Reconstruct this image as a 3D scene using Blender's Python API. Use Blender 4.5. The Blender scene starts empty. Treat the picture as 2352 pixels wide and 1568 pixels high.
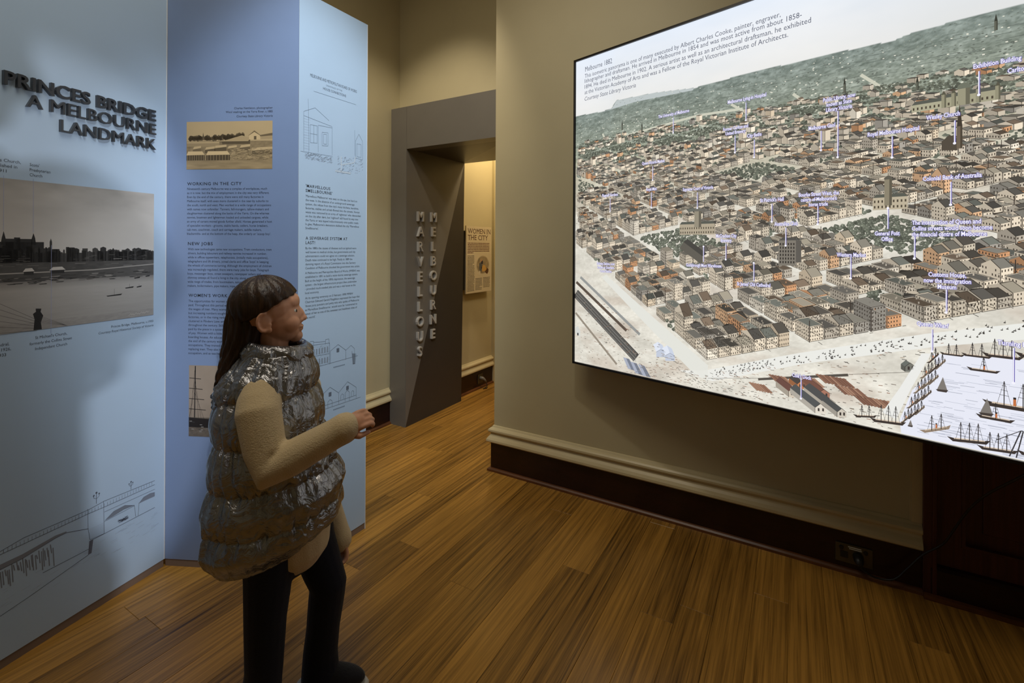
import bpy, bmesh, math, random
import numpy as np
from mathutils import Vector, Matrix

random.seed(7)
RNG = np.random.default_rng(7)
SC = bpy.context.scene
COL = SC.collection
PI = math.pi

# ------------------------------------------------------------------ camera
YAW = math.atan2(0.5075, 0.8617)          # room axes: X along the right wall, Y into it
cam_data = bpy.data.cameras.new('camera')
cam_data.sensor_width = 36.0
cam_data.lens = 1100.0 / 2352.0 * 36.0
cam_data.shift_y = (568.0 - 784.0) / 2352.0
cam_data.clip_start = 0.02
cam = bpy.data.objects.new('camera', cam_data)
COL.objects.link(cam)
cam.matrix_world = (Matrix.Translation((0, 0, 1.5)) @ Matrix.Rotation(YAW, 4, 'Z')
                    @ Matrix.Rotation(PI / 2, 4, 'X') @ Matrix.Rotation(0.005, 4, 'Z'))
SC.camera = cam

# ------------------------------------------------------------------ world, lights, exposure
SC.view_settings.view_transform = 'Standard'
SC.view_settings.look = 'None'
SC.view_settings.exposure = 0.0
SC.view_settings.gamma = 1.0
SC.view_settings.use_curve_mapping = False
world = bpy.data.worlds.new('world')
SC.world = world
world.use_nodes = True
world.node_tree.nodes['Background'].inputs[0].default_value = (0.5, 0.45, 0.38, 1)
world.node_tree.nodes['Background'].inputs[1].default_value = 0.15


def aim(o, target):
    d = Vector(target) - o.location
    o.rotation_euler = d.to_track_quat('-Z', 'Y').to_euler()


def area(name, loc, target, power, size, color, size_y=None):
    l = bpy.data.lights.new(name, 'AREA')
    l.energy = power
    l.color = color
    l.size = size
    if size_y:
        l.shape = 'RECTANGLE'
        l.size_y = size_y
    o = bpy.data.objects.new(name, l)
    COL.objects.link(o)
    o.location = loc
    aim(o, target)
    return o


def spot(name, loc, target, power, angle, blend, color, radius=0.04):
    l = bpy.data.lights.new(name, 'SPOT')
    l.energy = power
    l.color = color
    l.spot_size = math.radians(angle)
    l.spot_blend = blend
    l.shadow_soft_size = radius
    o = bpy.data.objects.new(name, l)
    COL.objects.link(o)
    o.location = loc
    aim(o, target)
    return o


WARM = (1.0, 0.88, 0.70)
NEUT = (1.0, 0.95, 0.86)
area('ceiling_soft_fill', (-1.3, 0.6, 4.05), (-1.3, 0.6, 0), 29, 1.4, WARM)  # unseen soft area light added for the room's general brightness
pb = spot('projector_beam', (1.58, -0.92, 1.30), (-2.45, 0.66, 1.08), 235, 33, 0.30, (1.0, 0.97, 0.97), 0.02)
pb.scale = (0.50, 1.0, 1.0)          # cone narrowed so the unseen lamp keeps off the child
spot('track_spot_title', (-1.0, -0.5, 3.8), (-2.5, 0.9, 2.0), 13, 46, 0.7, (0.92, 0.96, 1.0), 0.03)
spot('track_spot_screen_end', (-0.2, 0.5, 3.8), (-1.95, 1.55, 1.75), 265, 42, 0.8, (0.90, 0.96, 1.0), 0.05)
spot('track_spot_portal', (-1.95, 1.85, 3.9), (-2.62, 3.05, 1.6), 82, 66, 0.7, WARM, 0.05)
spot('track_spot_wall', (-0.6, 0.9, 3.95), (-1.35, 2.73, 1.7), 44, 66, 0.9, NEUT, 0.06)
spot('corridor_spot', (-2.45, 4.25, 3.1), (-2.85, 4.1, 1.5), 62, 120, 0.6, (1.0, 0.78, 0.46), 0.06)
area('corridor_light', (-1.3, 4.3, 3.1), (-2.0, 4.3, 0), 12, 0.5, (1.0, 0.78, 0.48))


# ------------------------------------------------------------------ helpers
def lin(c):
    """sRGB 0-255 to linear"""
    out = []
    for v in c[:3]:
        v = v / 255.0
        out.append(v / 12.92 if v <= 0.04045 else ((v + 0.055) / 1.055) ** 2.4)
    return tuple(out)


def nodemat(name):
    m = bpy.data.materials.new(name)
    m.use_nodes = True
    nt = m.node_tree
    b = nt.nodes['Principled BSDF']
    return m, nt, b


def paint(name, rgb, rough=0.5, metal=0.0, var=0.06, scale=6.0, bump=0.0, bscale=60.0, spec=0.5, coat=0.0):
    m, nt, b = nodemat(name)
    c = lin(rgb)
    tc = nt.nodes.new('ShaderNodeTexCoord')
    n = nt.nodes.new('ShaderNodeTexNoise')
    n.inputs['Scale'].default_value = scale
    n.inputs['Detail'].default_value = 4
    nt.links.new(tc.outputs['Object'], n.inputs['Vector'])
    r = nt.nodes.new('ShaderNodeValToRGB')
    r.color_ramp.elements[0].position = 0.3
    r.color_ramp.elements[1].position = 0.7
    r.color_ramp.elements[0].color = (*[v * (1 - var) for v in c], 1)
    r.color_ramp.elements[1].color = (*[min(1, v * (1 + var)) for v in c], 1)
    nt.links.new(n.outputs['Fac'], r.inputs['Fac'])
    nt.links.new(r.outputs['Color'], b.inputs['Base Color'])
    b.inputs['Roughness'].default_value = rough
    b.inputs['Metallic'].default_value = metal
    b.inputs['Specular IOR Level'].default_value = spec
    if coat:
        b.inputs['Coat Weight'].default_value = coat
        b.inputs['Coat Roughness'].default_value = 0.15
    if bump:
        n2 = nt.nodes.new('ShaderNodeTexNoise')
        n2.inputs['Scale'].default_value = bscale
        n2.inputs['Detail'].default_value = 5
        nt.links.new(tc.outputs['Object'], n2.inputs['Vector'])
        bp = nt.nodes.new('ShaderNodeBump')
        bp.inputs['Strength'].default_value = bump
        bp.inputs['Distance'].default_value = 0.01
        nt.links.new(n2.outputs['Fac'], bp.inputs['Height'])
        nt.links.new(bp.outputs['Normal'], b.inputs['Normal'])
    return m


def print_mat(name, rough=0.5, emit=0.0):
    """flat print: ink colours carried by the mesh"""
    m, nt, b = nodemat(name)
    a = nt.nodes.new('ShaderNodeAttribute')
    a.attribute_name = 'Col'
    if emit:
        b.inputs['Base Color'].default_value = (0.02, 0.02, 0.02, 1)
        nt.links.new(a.outputs['Color'], b.inputs['Emission Color'])
        b.inputs['Emission Strength'].default_value = emit
        b.inputs['Roughness'].default_value = 0.35
        b.inputs['Specular IOR Level'].default_value = 0.2
    else:
        nt.links.new(a.outputs['Color'], b.inputs['Base Color'])
        b.inputs['Roughness'].default_value = rough
    return m


def wood_mat(name, c0, c1, rough=0.3, coat=0.0, along=(60, 1.2, 60), rnd=0.0):
    """streaky timber; grain runs along local Y"""
    m, nt, b = nodemat(name)
    L = nt.links
    tc = nt.nodes.new('ShaderNodeTexCoord')
    oi = nt.nodes.new('ShaderNodeObjectInfo')
    add = nt.nodes.new('ShaderNodeVectorMath')
    add.operation = 'ADD'
    mul = nt.nodes.new('ShaderNodeVectorMath')
    mul.operation = 'SCALE'
    comb = nt.nodes.new('ShaderNodeCombineXYZ')
    L.new(oi.outputs['Random'], comb.inputs[0])
    L.new(oi.outputs['Random'], comb.inputs[1])
    L.new(oi.outputs['Random'], comb.inputs[2])
    L.new(comb.outputs[0], mul.inputs[0])
    mul.inputs['Scale'].default_value = 37.0
    L.new(tc.outputs['Object'], add.inputs[0])
    L.new(mul.outputs[0], add.inputs[1])
    mp = nt.nodes.new('ShaderNodeMapping')
    mp.inputs['Scale'].default_value = along
    L.new(add.outputs[0], mp.inputs['Vector'])
    n = nt.nodes.new('ShaderNodeTexNoise')
    n.inputs['Scale'].default_value = 1.0
    n.inputs['Detail'].default_value = 6
    n.inputs['Roughness'].default_value = 0.65
    L.new(mp.outputs[0], n.inputs['Vector'])
    mp2 = nt.nodes.new('ShaderNodeMapping')
    mp2.inputs['Scale'].default_value = (along[0] * 4, along[1] * 3, along[2] * 4)
    L.new(add.outputs[0], mp2.inputs['Vector'])
    n2 = nt.nodes.new('ShaderNodeTexNoise')
    n2.inputs['Scale'].default_value = 1.0
    n2.inputs['Detail'].default_value = 3
    L.new(mp2.outputs[0], n2.inputs['Vector'])
    mx = nt.nodes.new('ShaderNodeMath')
    mx.operation = 'MULTIPLY_ADD'
    L.new(n2.outputs['Fac'], mx.inputs[0])
    mx.inputs[1].default_value = 0.45
    L.new(n.outputs['Fac'], mx.inputs[2])
    mx2 = nt.nodes.new('ShaderNodeMath')
    mx2.operation = 'MULTIPLY_ADD'
    L.new(oi.outputs['Random'], mx2.inputs[0])
    mx2.inputs[1].default_value = rnd
    L.new(mx.outputs[0], mx2.inputs[2])
    r = nt.nodes.new('ShaderNodeValToRGB')
    e = r.color_ramp.elements
    e[0].position = 0.50
    e[0].color = (*lin(c0), 1)
    e[1].position = 1.0
    e[1].color = (*lin(c1), 1)
    L.new(mx2.outputs[0], r.inputs['Fac'])
    L.new(r.outputs['Color'], b.inputs['Base Color'])
    b.inputs['Roughness'].default_value = rough
    if coat:
        b.inputs['Coat Weight'].default_value = coat
        b.inputs['Coat Roughness'].default_value = 0.2
    return m


def tag(o, label=None, cat=None, group=None, kind=None):
    if label:
        o['label'] = label
    if cat:
        o['category'] = cat
    if group:
        o['group'] = group
    if kind:
        o['kind'] = kind
    return o


def empty(name, loc, rz=0.0, parent=None):
    o = bpy.data.objects.new(name, None)
    o.empty_display_size = 0.1
    COL.objects.link(o)
    o.location = loc
    o.rotation_euler = (0, 0, rz)
    o.parent = parent
    return o


def link_mesh(name, me, mat, parent=None, loc=(0, 0, 0), rz=0.0):
    o = bpy.data.objects.new(name, me)
    COL.objects.link(o)
    if mat and len(me.materials) == 0:
        me.materials.append(mat)
    o.parent = parent
    o.location = loc
    o.rotation_euler = (0, 0, rz)
    return o


class MB:
    """small mesh builder"""

    def __init__(self):
        self.v = []
        self.f = []

    def box(self, x0, x1, y0, y1, z0, z1):
        n = len(self.v)
        self.v += [(x0, y0, z0), (x1, y0, z0), (x1, y1, z0), (x0, y1, z0), (x0, y0, z1), (x1, y0, z1), (x1, y1, z1), (x0, y1, z1)]
        self.f += [[n + i for i in q] for q in ((0, 3, 2, 1), (4, 5, 6, 7), (0, 1, 5, 4), (1, 2, 6, 5), (2, 3, 7, 6), (3, 0, 4, 7))]
        return self

    def poly_prism(self, pts, axis, a, b):
        """extrude a 2D polygon along an axis between a and b"""
        n = len(self.v)
        k = len(pts)

        def mk(p, h):
            if axis == 'z':
                return (p[0], p[1], h)
            if axis == 'x':
                return (h, p[0], p[1])
            return (p[0], h, p[1])
        self.v += [mk(p, a) for p in pts] + [mk(p, b) for p in pts]
        self.f.append([n + i for i in range(k)])
        self.f.append([n + k + i for i in reversed(range(k))])
        for i in range(k):
            j = (i + 1) % k
            self.f.append([n + i, n + k + i, n + k + j, n + j])
        return self

    def sweep(self, path, prof, side=1):
        """profile [(offset, z)] swept along a plan path with mitred corners; offset goes to the left*side"""
        n0 = len(self.v)
        m = len(prof)
        P = [Vector(p) for p in path]
        for i, p in enumerate(P):
            d0 = (P[i] - P[i - 1]).normalized() if i > 0 else None
            d1 = (P[i + 1] - P[i]).normalized() if i < len(P) - 1 else None
            na = Vector((-d0.y, d0.x)) if d0 else None
            nb = Vector((-d1.y, d1.x)) if d1 else None
            if na is None:
                nn = nb
            elif nb is None:
                nn = na
            else:
                nn = (na + nb)
                nn = nn / (nn.dot(nb))
            for off, z in prof:
                q = p + nn * off * side
                self.v.append((q.x, q.y, z))
        for i in range(len(P) - 1):
            for j in range(m):
                k = (j + 1) % m
                a, b_, c, d = n0 + i * m + j, n0 + i * m + k, n0 + (i + 1) * m + k, n0 + (i + 1) * m + j
                self.f.append([a, b_, c, d])
        self.f.append([n0 + j for j in range(m)])
        self.f.append([n0 + (len(P) - 1) * m + j for j in reversed(range(m))])
        return self

    def tube(self, pts, radii, nseg=10, caps=True, sy=1.0):
        pts = [Vector(p) for p in pts]
        if not hasattr(radii, '__len__'):
            radii = [radii] * len(pts)
        n0 = len(self.v)
        ref = Vector((0, 0, 1))
        prev = None
        for i, p in enumerate(pts):
            t = (pts[min(i + 1, len(pts) - 1)] - pts[max(i - 1, 0)]).normalized()
            if prev is None:
                a = t.cross(ref)
                if a.length < 1e-3:
                    a = t.cross(Vector((1, 0, 0)))
                a.normalize()
            else:
                a = (prev - t * prev.dot(t)).normalized()
            prev = a
            b = t.cross(a)
            for k in range(nseg):
                th = 2 * PI * k / nseg
                q = p + (a * math.cos(th) + b * math.sin(th) * sy) * radii[i]
                self.v.append(tuple(q))
        for i in range(len(pts) - 1):
            for k in range(nseg):
                k2 = (k + 1) % nseg
                self.f.append([n0 + i * nseg + k, n0 + i * nseg + k2, n0 + (i + 1) * nseg + k2, n0 + (i + 1) * nseg + k])
        if caps:
            self.f.append([n0 + k for k in reversed(range(nseg))])
            self.f.append([n0 + (len(pts) - 1) * nseg + k for k in range(nseg)])
        return self

    def ellipsoid(self, c, r, rot=None, nu=20, nv=12):
        n0 = len(self.v)
        c = Vector(c)
        M = rot if rot is not None else Matrix.Identity(3)
        for i in range(1, nv):
            ph = PI * i / nv
            for k in range(nu):
                th = 2 * PI * k / nu
                q = Vector((r[0] * math.sin(ph) * math.cos(th), r[1] * math.sin(ph) * math.sin(th), r[2] * math.cos(ph)))
                self.v.append(tuple(c + M @ q))
        top = len(self.v)
        self.v.append(tuple(c + M @ Vector((0, 0, r[2]))))
        self.v.append(tuple(c + M @ Vector((0, 0, -r[2]))))
        for i in range(nv - 2):
            for k in range(nu):
                k2 = (k + 1) % nu
                a = n0 + i * nu
                self.f.append([a + k, a + nu + k, a + nu + k2, a + k2])
        for k in range(nu):
            k2 = (k + 1) % nu
            self.f.append([top, n0 + k, n0 + k2])
            self.f.append([top + 1, n0 + (nv - 2) * nu + k2, n0 + (nv - 2) * nu + k])
        return self

    def limb(self, pts, radii, nseg=16):
        """rounded tapered chain (closed), good for voxel unions"""
        pts = [Vector(p) for p in pts]
        P = []
        R = []
        t0 = (pts[0] - pts[1]).normalized()
        for a in (90, 60, 30):
            P.append(pts[0] + t0 * radii[0] * math.sin(math.radians(a)) * 0.98)
            R.append(max(radii[0] * math.cos(math.radians(a)), 1e-4))
        for i in range(len(pts)):
            P.append(pts[i])
            R.append(radii[i])
            if i < len(pts) - 1:
                for t in (0.33, 0.67):
                    P.append(pts[i].lerp(pts[i + 1], t))
                    R.append(radii[i] * (1 - t) + radii[i + 1] * t)
        t1 = (pts[-1] - pts[-2]).normalized()
        for a in (30, 60, 90):
            P.append(pts[-1] + t1 * radii[-1] * math.sin(math.radians(a)) * 0.98)
            R.append(max(radii[-1] * math.cos(math.radians(a)), 1e-4))
        return self.tube(P, R, nseg)

    def mesh(self, name, smooth=False, recalc=True):
        me = bpy.data.meshes.new(name)
        me.from_pydata(self.v, [], self.f)
        if recalc:
            bm = bmesh.new()
            bm.from_mesh(me)
            bmesh.ops.recalc_face_normals(bm, faces=bm.faces)
            bm.to_mesh(me)
            bm.free()
        if smooth:
            me.polygons.foreach_set('use_smooth', [True] * len(me.polygons))
        me.update()
        return me

    def build(self, name, mat, parent=None, loc=(0, 0, 0), rz=0.0, smooth=False, bevel=0.0):
        o = link_mesh(name, self.mesh(name, smooth), mat, parent, loc, rz)
        if bevel:
            md = o.modifiers.new('bevel', 'BEVEL')
            md.width = bevel
            md.segments = 2
            md.limit_method = 'ANGLE'
        return o


def remesh(mb, voxel, smooth_it=2):
    """union of overlapping closed pieces into one continuous surface"""
    me = mb.mesh('tmp')
    o = bpy.data.objects.new('tmp', me)
    COL.objects.link(o)
    md = o.modifiers.new('r', 'REMESH')
    md.mode = 'VOXEL'
    md.voxel_size = voxel
    if smooth_it:
        s = o.modifiers.new('s', 'SMOOTH')
        s.factor = 0.5
        s.iterations = smooth_it
    dg = bpy.context.evaluated_depsgraph_get()
    ev = o.evaluated_get(dg)
    out = bpy.data.meshes.new_from_object(ev)
    bpy.data.objects.remove(o)
    out.polygons.foreach_set('use_smooth', [True] * len(out.polygons))
    return out


# ---- value noise for printed pictures
def vnoise(x, y, seed=0):
    xi = np.floor(x).astype(int)
    yi = np.floor(y).astype(int)
    xf = x - xi
    yf = y - yi

    def h(a, b):
        n = (a * 374761393 + b * 668265263 + seed * 1442695041) & 0x7fffffff
        n = (n ^ (n >> 13)) * 1274126177 & 0x7fffffff
        return ((n ^ (n >> 16)) & 0xffff) / 65535.0
    u = xf * xf * (3 - 2 * xf)
    v = yf * yf * (3 - 2 * yf)
    return (h(xi, yi) * (1 - u) + h(xi + 1, yi) * u) * (1 - v) + (h(xi, yi + 1) * (1 - u) + h(xi + 1, yi + 1) * u) * v


def fbm(x, y, seed=0, o=4):
    s = 0
    a = 0.5
    for i in range(o):
        s = s + a * vnoise(x * 2 ** i, y * 2 ** i, seed + i)
        a *= 0.5
    return s / (1 - 0.5 ** o)


class Print:
    """flat ink shapes in panel coordinates (s along, z up); -Y is the face towards the viewer"""
    EPS = 4e-6

    def __init__(self, base=0.0004):
        self.v = []
        self.f = []
        self.c = []
        self.base = base
        self.layer = 0

    def poly(self, pts, col, layer=None, cols=None):
        y = -(self.base + (self.layer if layer is None else layer) * self.EPS)
        n = len(self.v)
        for i, p in enumerate(pts):
            self.v.append((p[0], y, p[1]))
            self.c.append(col if cols is None else cols[i])
        self.f.append(list(range(n, n + len(pts))))

    def rect(self, x0, x1, z0, z1, col, layer=None):
        self.poly([(x0, z0), (x1, z0), (x1, z1), (x0, z1)], col, layer)

    def line(self, pts, w, col, layer=None):
        for a, b in zip(pts[:-1], pts[1:]):
            dx, dz = b[0] - a[0], b[1] - a[1]
            l = math.hypot(dx, dz) or 1e-9
            nx, nz = -dz / l * w / 2, dx / l * w / 2
            self.poly([(a[0] - nx, a[1] - nz), (b[0] - nx, b[1] - nz), (b[0] + nx, b[1] + nz), (a[0] + nx, a[1] + nz)], col, layer)

    def blob(self, c, r, col, layer=None, n=7, sq=1.0):
        ph = random.random() * 6
        self.poly([(c[0] + r * (0.75 + 0.5 * random.random()) * math.cos(ph + 2 * PI * k / n),
                    c[1] + sq * r * (0.75 + 0.5 * random.random()) * math.sin(ph + 2 * PI * k / n)) for k in range(n)], col, layer)

    def raster(self, x0, x1, z0, z1, nx, nz, fn, layer=None):
        """fn(X, Z) -> (...,3) linear colours"""
        y = -(self.base + (self.layer if layer is None else layer) * self.EPS)
        X, Z = np.meshgrid(np.linspace(x0, x1, nx + 1), np.linspace(z0, z1, nz + 1))
        C = fn(X, Z).reshape(-1, 3)
        n = len(self.v)
        self.v += [(a, y, b) for a, b in zip(X.ravel().tolist(), Z.ravel().tolist())]
        self.c += [tuple(q) for q in C.tolist()]
        w = nx + 1
        self.f += [[n + j * w + i, n + j * w + i + 1, n + (j + 1) * w + i + 1, n + (j + 1) * w + i] for j in range(nz) for i in range(nx)]

    def text(self, body, x, z, size, col, align='L', xs=1.0, bold=0.0, italic=0.0, width=None, layer=None, space=1.0):
        V, F, w = glyphs(body, bold, space)
        if width is not None and w > 0:
            xs = width / (w * size)
        ox = {'L': 0, 'C': -w / 2, 'R': -w}[align] * size * xs
        y = -(self.base + (self.layer if layer is None else layer) * self.EPS)
        n = len(self.v)
        for a, b in V:
            self.v.append((x + ox + (a + italic * b) * size * xs, y, z + b * size))
            self.c.append(col)
        self.f += [[n + i for i in t] for t in F]
        return w * size * xs

    def build(self, name, mat, parent):
        me = bpy.data.meshes.new(name)
        me.from_pydata(self.v, [], self.f)
        at = me.color_attributes.new('Col', 'FLOAT_COLOR', 'POINT')
        arr = np.ones((len(self.v), 4), dtype=np.float32)
        arr[:, :3] = np.array(self.c, dtype=np.float32)
        at.data.foreach_set('color', arr.ravel())
        return link_mesh(name, me, mat, parent)


_gl = {}


def font_mesh(body, bold=0.0, extrude=0.0, bevel=0.0, res=2, space=1.0):
    cu = bpy.data.curves.new('t', 'FONT')
    cu.space_character = space
    cu.body = body
    cu.resolution_u = res
    cu.offset = bold
    cu.extrude = extrude
    cu.bevel_depth = bevel
    cu.bevel_resolution = 1
    o = bpy.data.objects.new('t', cu)
    me = bpy.data.meshes.new_from_object(o)
    bpy.data.objects.remove(o)
    bpy.data.curves.remove(cu)
    return me


def glyphs(body, bold=0.0, space=1.0):
    k = (body, bold, space)
    if k not in _gl:
        me = font_mesh(body, bold, space=space)
        V = np.empty(len(me.vertices) * 3, dtype=np.float32)
        me.vertices.foreach_get('co', V)
        V = V.reshape(-1, 3)
        F = [tuple(p.vertices) for p in me.polygons]
        bpy.data.meshes.remove(me)
        if len(V):
            x0 = float(V[:, 0].min())
            w = float(V[:, 0].max()) - x0
        else:
            x0 = w = 0.0
        _gl[k] = ([(float(a) - x0, float(b)) for a, b, _ in V], F, w)
    return _gl[k]


def raised_letters(body, parent, mat, x, z, size, width=None, align='L', extrude=0.01, bold=0.0, bevel=0.0, y=0.0, name='letter', xs=1.0):
    """each capital its own mesh, standing off the face"""
    me = font_mesh(body, bold, extrude, bevel, 3)
    bm = bmesh.new()
    bm.from_mesh(me)
    bpy.data.meshes.remove(me)
    bmesh.ops.remove_doubles(bm, verts=bm.verts, dist=1e-5)
    xsn = [v.co.x for v in bm.verts]
    x0, w = min(xsn), max(xsn) - min(xsn)
    if width:
        xs = width / (w * size)
    ox = {'L': 0, 'C': -w / 2, 'R': -w}[align] * size * xs
    seen = set()
    isl = []
    bm.verts.ensure_lookup_table()
    for v in bm.verts:
        if v in seen:
            continue
        st = [v]
        seen.add(v)
        comp = []
        while st:
            q = st.pop()
            comp.append(q)
            for e in q.link_edges:
                t = e.other_vert(q)
                if t not in seen:
                    seen.add(t)
                    st.append(t)
        isl.append(comp)
    isl.sort(key=lambda c: min(v.co.x for v in c))
    out = []
    for comp in isl:
        idx = {v: i for i, v in enumerate(comp)}
        faces = {f for v in comp for f in v.link_faces}
        V = [(x + ox + (v.co.x - x0) * size * xs, y - (v.co.z + extrude) * size, z + v.co.y * size) for v in comp]
        F = [[idx[v] for v in f.verts] for f in faces]
        me = bpy.data.meshes.new(name)
        me.from_pydata(V, [], F)
        out.append(link_mesh(name, me, mat, parent))
    bm.free()
    return out


# ------------------------------------------------------------------ materials
M = {}
M['wall'] = paint('cream_wall_paint', (194, 183, 148), 0.55, var=0.03, scale=3)
M['trim'] = paint('cream_gloss_trim', (205, 190, 150), 0.35, var=0.03)
M['ceiling'] = paint('ceiling_paint', (200, 192, 170), 0.8, var=0.02)
M['dark'] = wood_mat('dark_stained_timber', (26, 11, 8), (46, 20, 14), 0.28, along=(8, 1, 30))
M['door'] = wood_mat('dark_red_door_timber', (58, 27, 22), (88, 44, 36), 0.35, along=(30, 8, 1.2))
M['shoe'] = wood_mat('brown_shoe_moulding', (74, 42, 20), (110, 66, 34), 0.4, along=(4, 4, 40))
M['plank'] = wood_mat('strand_woven_bamboo', (62, 39, 12), (188, 138, 62), 0.30, along=(70, 1.4, 20), rnd=0.20)
M['floorbase'] = paint('floor_underlay', (60, 34, 12), 0.6)
M['paleblue'] = paint('pale_blue_panel', (178, 204, 232), 0.42, var=0.015)
M['midblue'] = paint('mid_blue_panel', (126, 148, 188), 0.42, var=0.02)
M['edge'] = paint('white_panel_edge', (220, 226, 232), 0.4)
M['taupe'] = paint('taupe_plinth', (128, 110, 98), 0.5)
M['ink'] = print_mat('printed_ink', 0.5)
M['letter'] = paint('dark_grey_letter', (54, 58, 64), 0.28, var=0.03, spec=0.6)
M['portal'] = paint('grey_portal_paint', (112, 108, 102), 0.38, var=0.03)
M['portal2'] = paint('darker_portal_grey', (58, 53, 49), 0.38, var=0.03)  # darker grey: lower lining triangle, right lining board, painted shade on soffit
M['steel'] = paint('grey_metal_letter', (186, 183, 178), 0.32, metal=0.2, var=0.03)
M['black'] = paint('black_frame', (18, 16, 18), 0.35)
M['glow'] = print_mat('backlit_print', emit=1.0)
M['glow'].cycles.emission_sampling = 'NONE'
M['brass'] = paint('aged_metal_plate', (92, 84, 62), 0.35, metal=0.6, var=0.1, scale=20)
M['blackplastic'] = paint('black_plastic', (22, 22, 24), 0.4)
M['greyplastic'] = paint('grey_plastic', (120, 118, 112), 0.4)
M['cream_board'] = paint('cream_board', (214, 200, 170), 0.5, var=0.02)

# ------------------------------------------------------------------ room shell
H = 4.2
UL, WR, WD = -2.97, 2.73, 3.10          # left wall, right (projecting) wall, door wall planes


def structure(name, mb, mat, **k):
    o = mb.build(name, mat, **k)
    o['kind'] = 'structure'
    return o


structure('wall_left', MB().box(UL - 0.15, UL, -2.6, WD, 0, H), M['wall'])
structure('wall_back', MB().box(UL, -2.815, WD, 3.75, 0, H).box(-2.815, -1.86, WD, 3.75, 2.34, H).box(-1.86, -1.74, WD, 3.75, 0, H), M['wall'])
structure('wall_right', MB().box(-1.74, 0.488, WR, 3.75, 0, H).box(0.488, 1.55, WR, 3.75, 2.55, H).box(1.55, 3.4, WR, 3.75, 0, H), M['wall'])
structure('wall_near', MB().box(UL - 0.15, 3.55, -2.75, -2.6, 0, H), M['wall'])
structure('wall_far_right', MB().box(3.4, 3.55, -2.6, 3.75, 0, H), M['wall'])
structure('ceiling', MB().box(UL - 0.15, 3.55, -2.75, 3.75, H, H + 0.1), M['ceiling'])
structure('wall_corridor_left', MB().box(-3.05, -2.90, 3.75, 4.48, 0, 3.2), M['wall'])
structure('wall_corridor_end', MB().box(-3.05, -0.6, 4.62, 4.75, 0, 3.2).box(-3.05, -2.868, 4.48, 4.62, 0, 3.2), M['wall'])
structure('wall_corridor_right', MB().box(-0.75, -0.6, 3.75, 4.62, 0, 3.2), M['wall'])
structure('ceiling_corridor', MB().box(-3.05, -0.6, 3.75, 4.75, 3.2, 3.3), M['ceiling'])

# floor: every board its own piece
floor = structure('floor', MB().box(-3.15, 3.55, -2.75, 4.75, -0.06, -0.016), M['floorbase'])
PW, PL = 0.132, 1.86
_pm = {}


def plank_mesh(w, l):
    k = (round(w, 3), round(l, 3))
    if k not in _pm:
        mb = MB()
        g, c = 0.0004, 0.0009
        x0, x1, y0, y1 = -w / 2 + g, w / 2 - g, -l / 2 + g, l / 2 - g
        mb.v = [(x0, y0, -0.014), (x1, y0, -0.014), (x1, y1, -0.014), (x0, y1, -0.014),
                (x0, y0, -c), (x1, y0, -c), (x1, y1, -c), (x0, y1, -c),
                (x0 + c, y0 + c, 0), (x1 - c, y0 + c, 0), (x1 - c, y1 - c, 0), (x0 + c, y1 - c, 0)]
        mb.f = [[0, 1, 5, 4], [1, 2, 6, 5], [2, 3, 7, 6], [3, 0, 4, 7], [4, 5, 9, 8], [5, 6, 10, 9], [6, 7, 11, 10], [7, 4, 8, 11], [8, 9, 10, 11]]
        me = mb.mesh('plank')
        me.materials.append(M['plank'])
        _pm[k] = me
    return _pm[k]


i = 0
x = -3.05 + PW / 2
while x < 2.6:
    y = -1.2 - [0.0, 0.93, 0.42, 1.35, 0.7, 1.62][i % 6] + 0.13 * ((i * 7) % 5)
    while y < 4.75:
        y0, y1 = max(y, -1.2), min(y + PL, 4.75)
        if y1 - y0 > 0.02:
            me = plank_mesh(PW, y1 - y0)
            link_mesh('plank', me, None, floor, (x, (y0 + y1) / 2, 0))
        y += PL
    x += PW
    i += 1

# skirtings and mouldings
SK = [(0, 0.0), (0.016, 0.0), (0.016, 0.186), (0.008, 0.195), (0, 0.195)]
MO = [(0, 0.193), (0.034, 0.193), (0.040, 0.200), (0.039, 0.212), (0.030, 0.226), (0.020, 0.238), (0.016, 0.248),
      (0.016, 0.254), (0.026, 0.258), (0.031, 0.266), (0.030, 0.276), (0.022, 0.284), (0.012, 0.290), (0.006, 0.300), (0, 0.302)]
SH = [(0.016, 0.0), (0.036, 0.0), (0.034, 0.012), (0.026, 0.019), (0.016, 0.021)]
runs = [('right', [(0.488, WR), (-1.74, WR), (-1.74, WD)], -1, 1), ('left', [(UL, -2.6), (UL, 2.985)], -1, 2),
        ('corridor', [(-2.90, 3.755), (-2.90, 4.48)], -1, 3)]
for nm, path, side, k in runs:
    side = 1 if nm == 'right' else -1
    structure('baseboard_' + nm, MB().sweep(path, SK, side), M['dark'])
    structure(f'trim_{k}', MB().sweep(path, MO, side), M['trim'], smooth=False)
    structure(f'trim_{k + 3}', MB().sweep(path, SH, side), M['shoe'])
structure('trim_7', MB().box(0.452, 0.488, WR - 0.014, WR, 0.302, 2.55).box(0.446, 0.452, WR - 0.006, WR, 0.302, 2.55), M['trim'])

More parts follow.
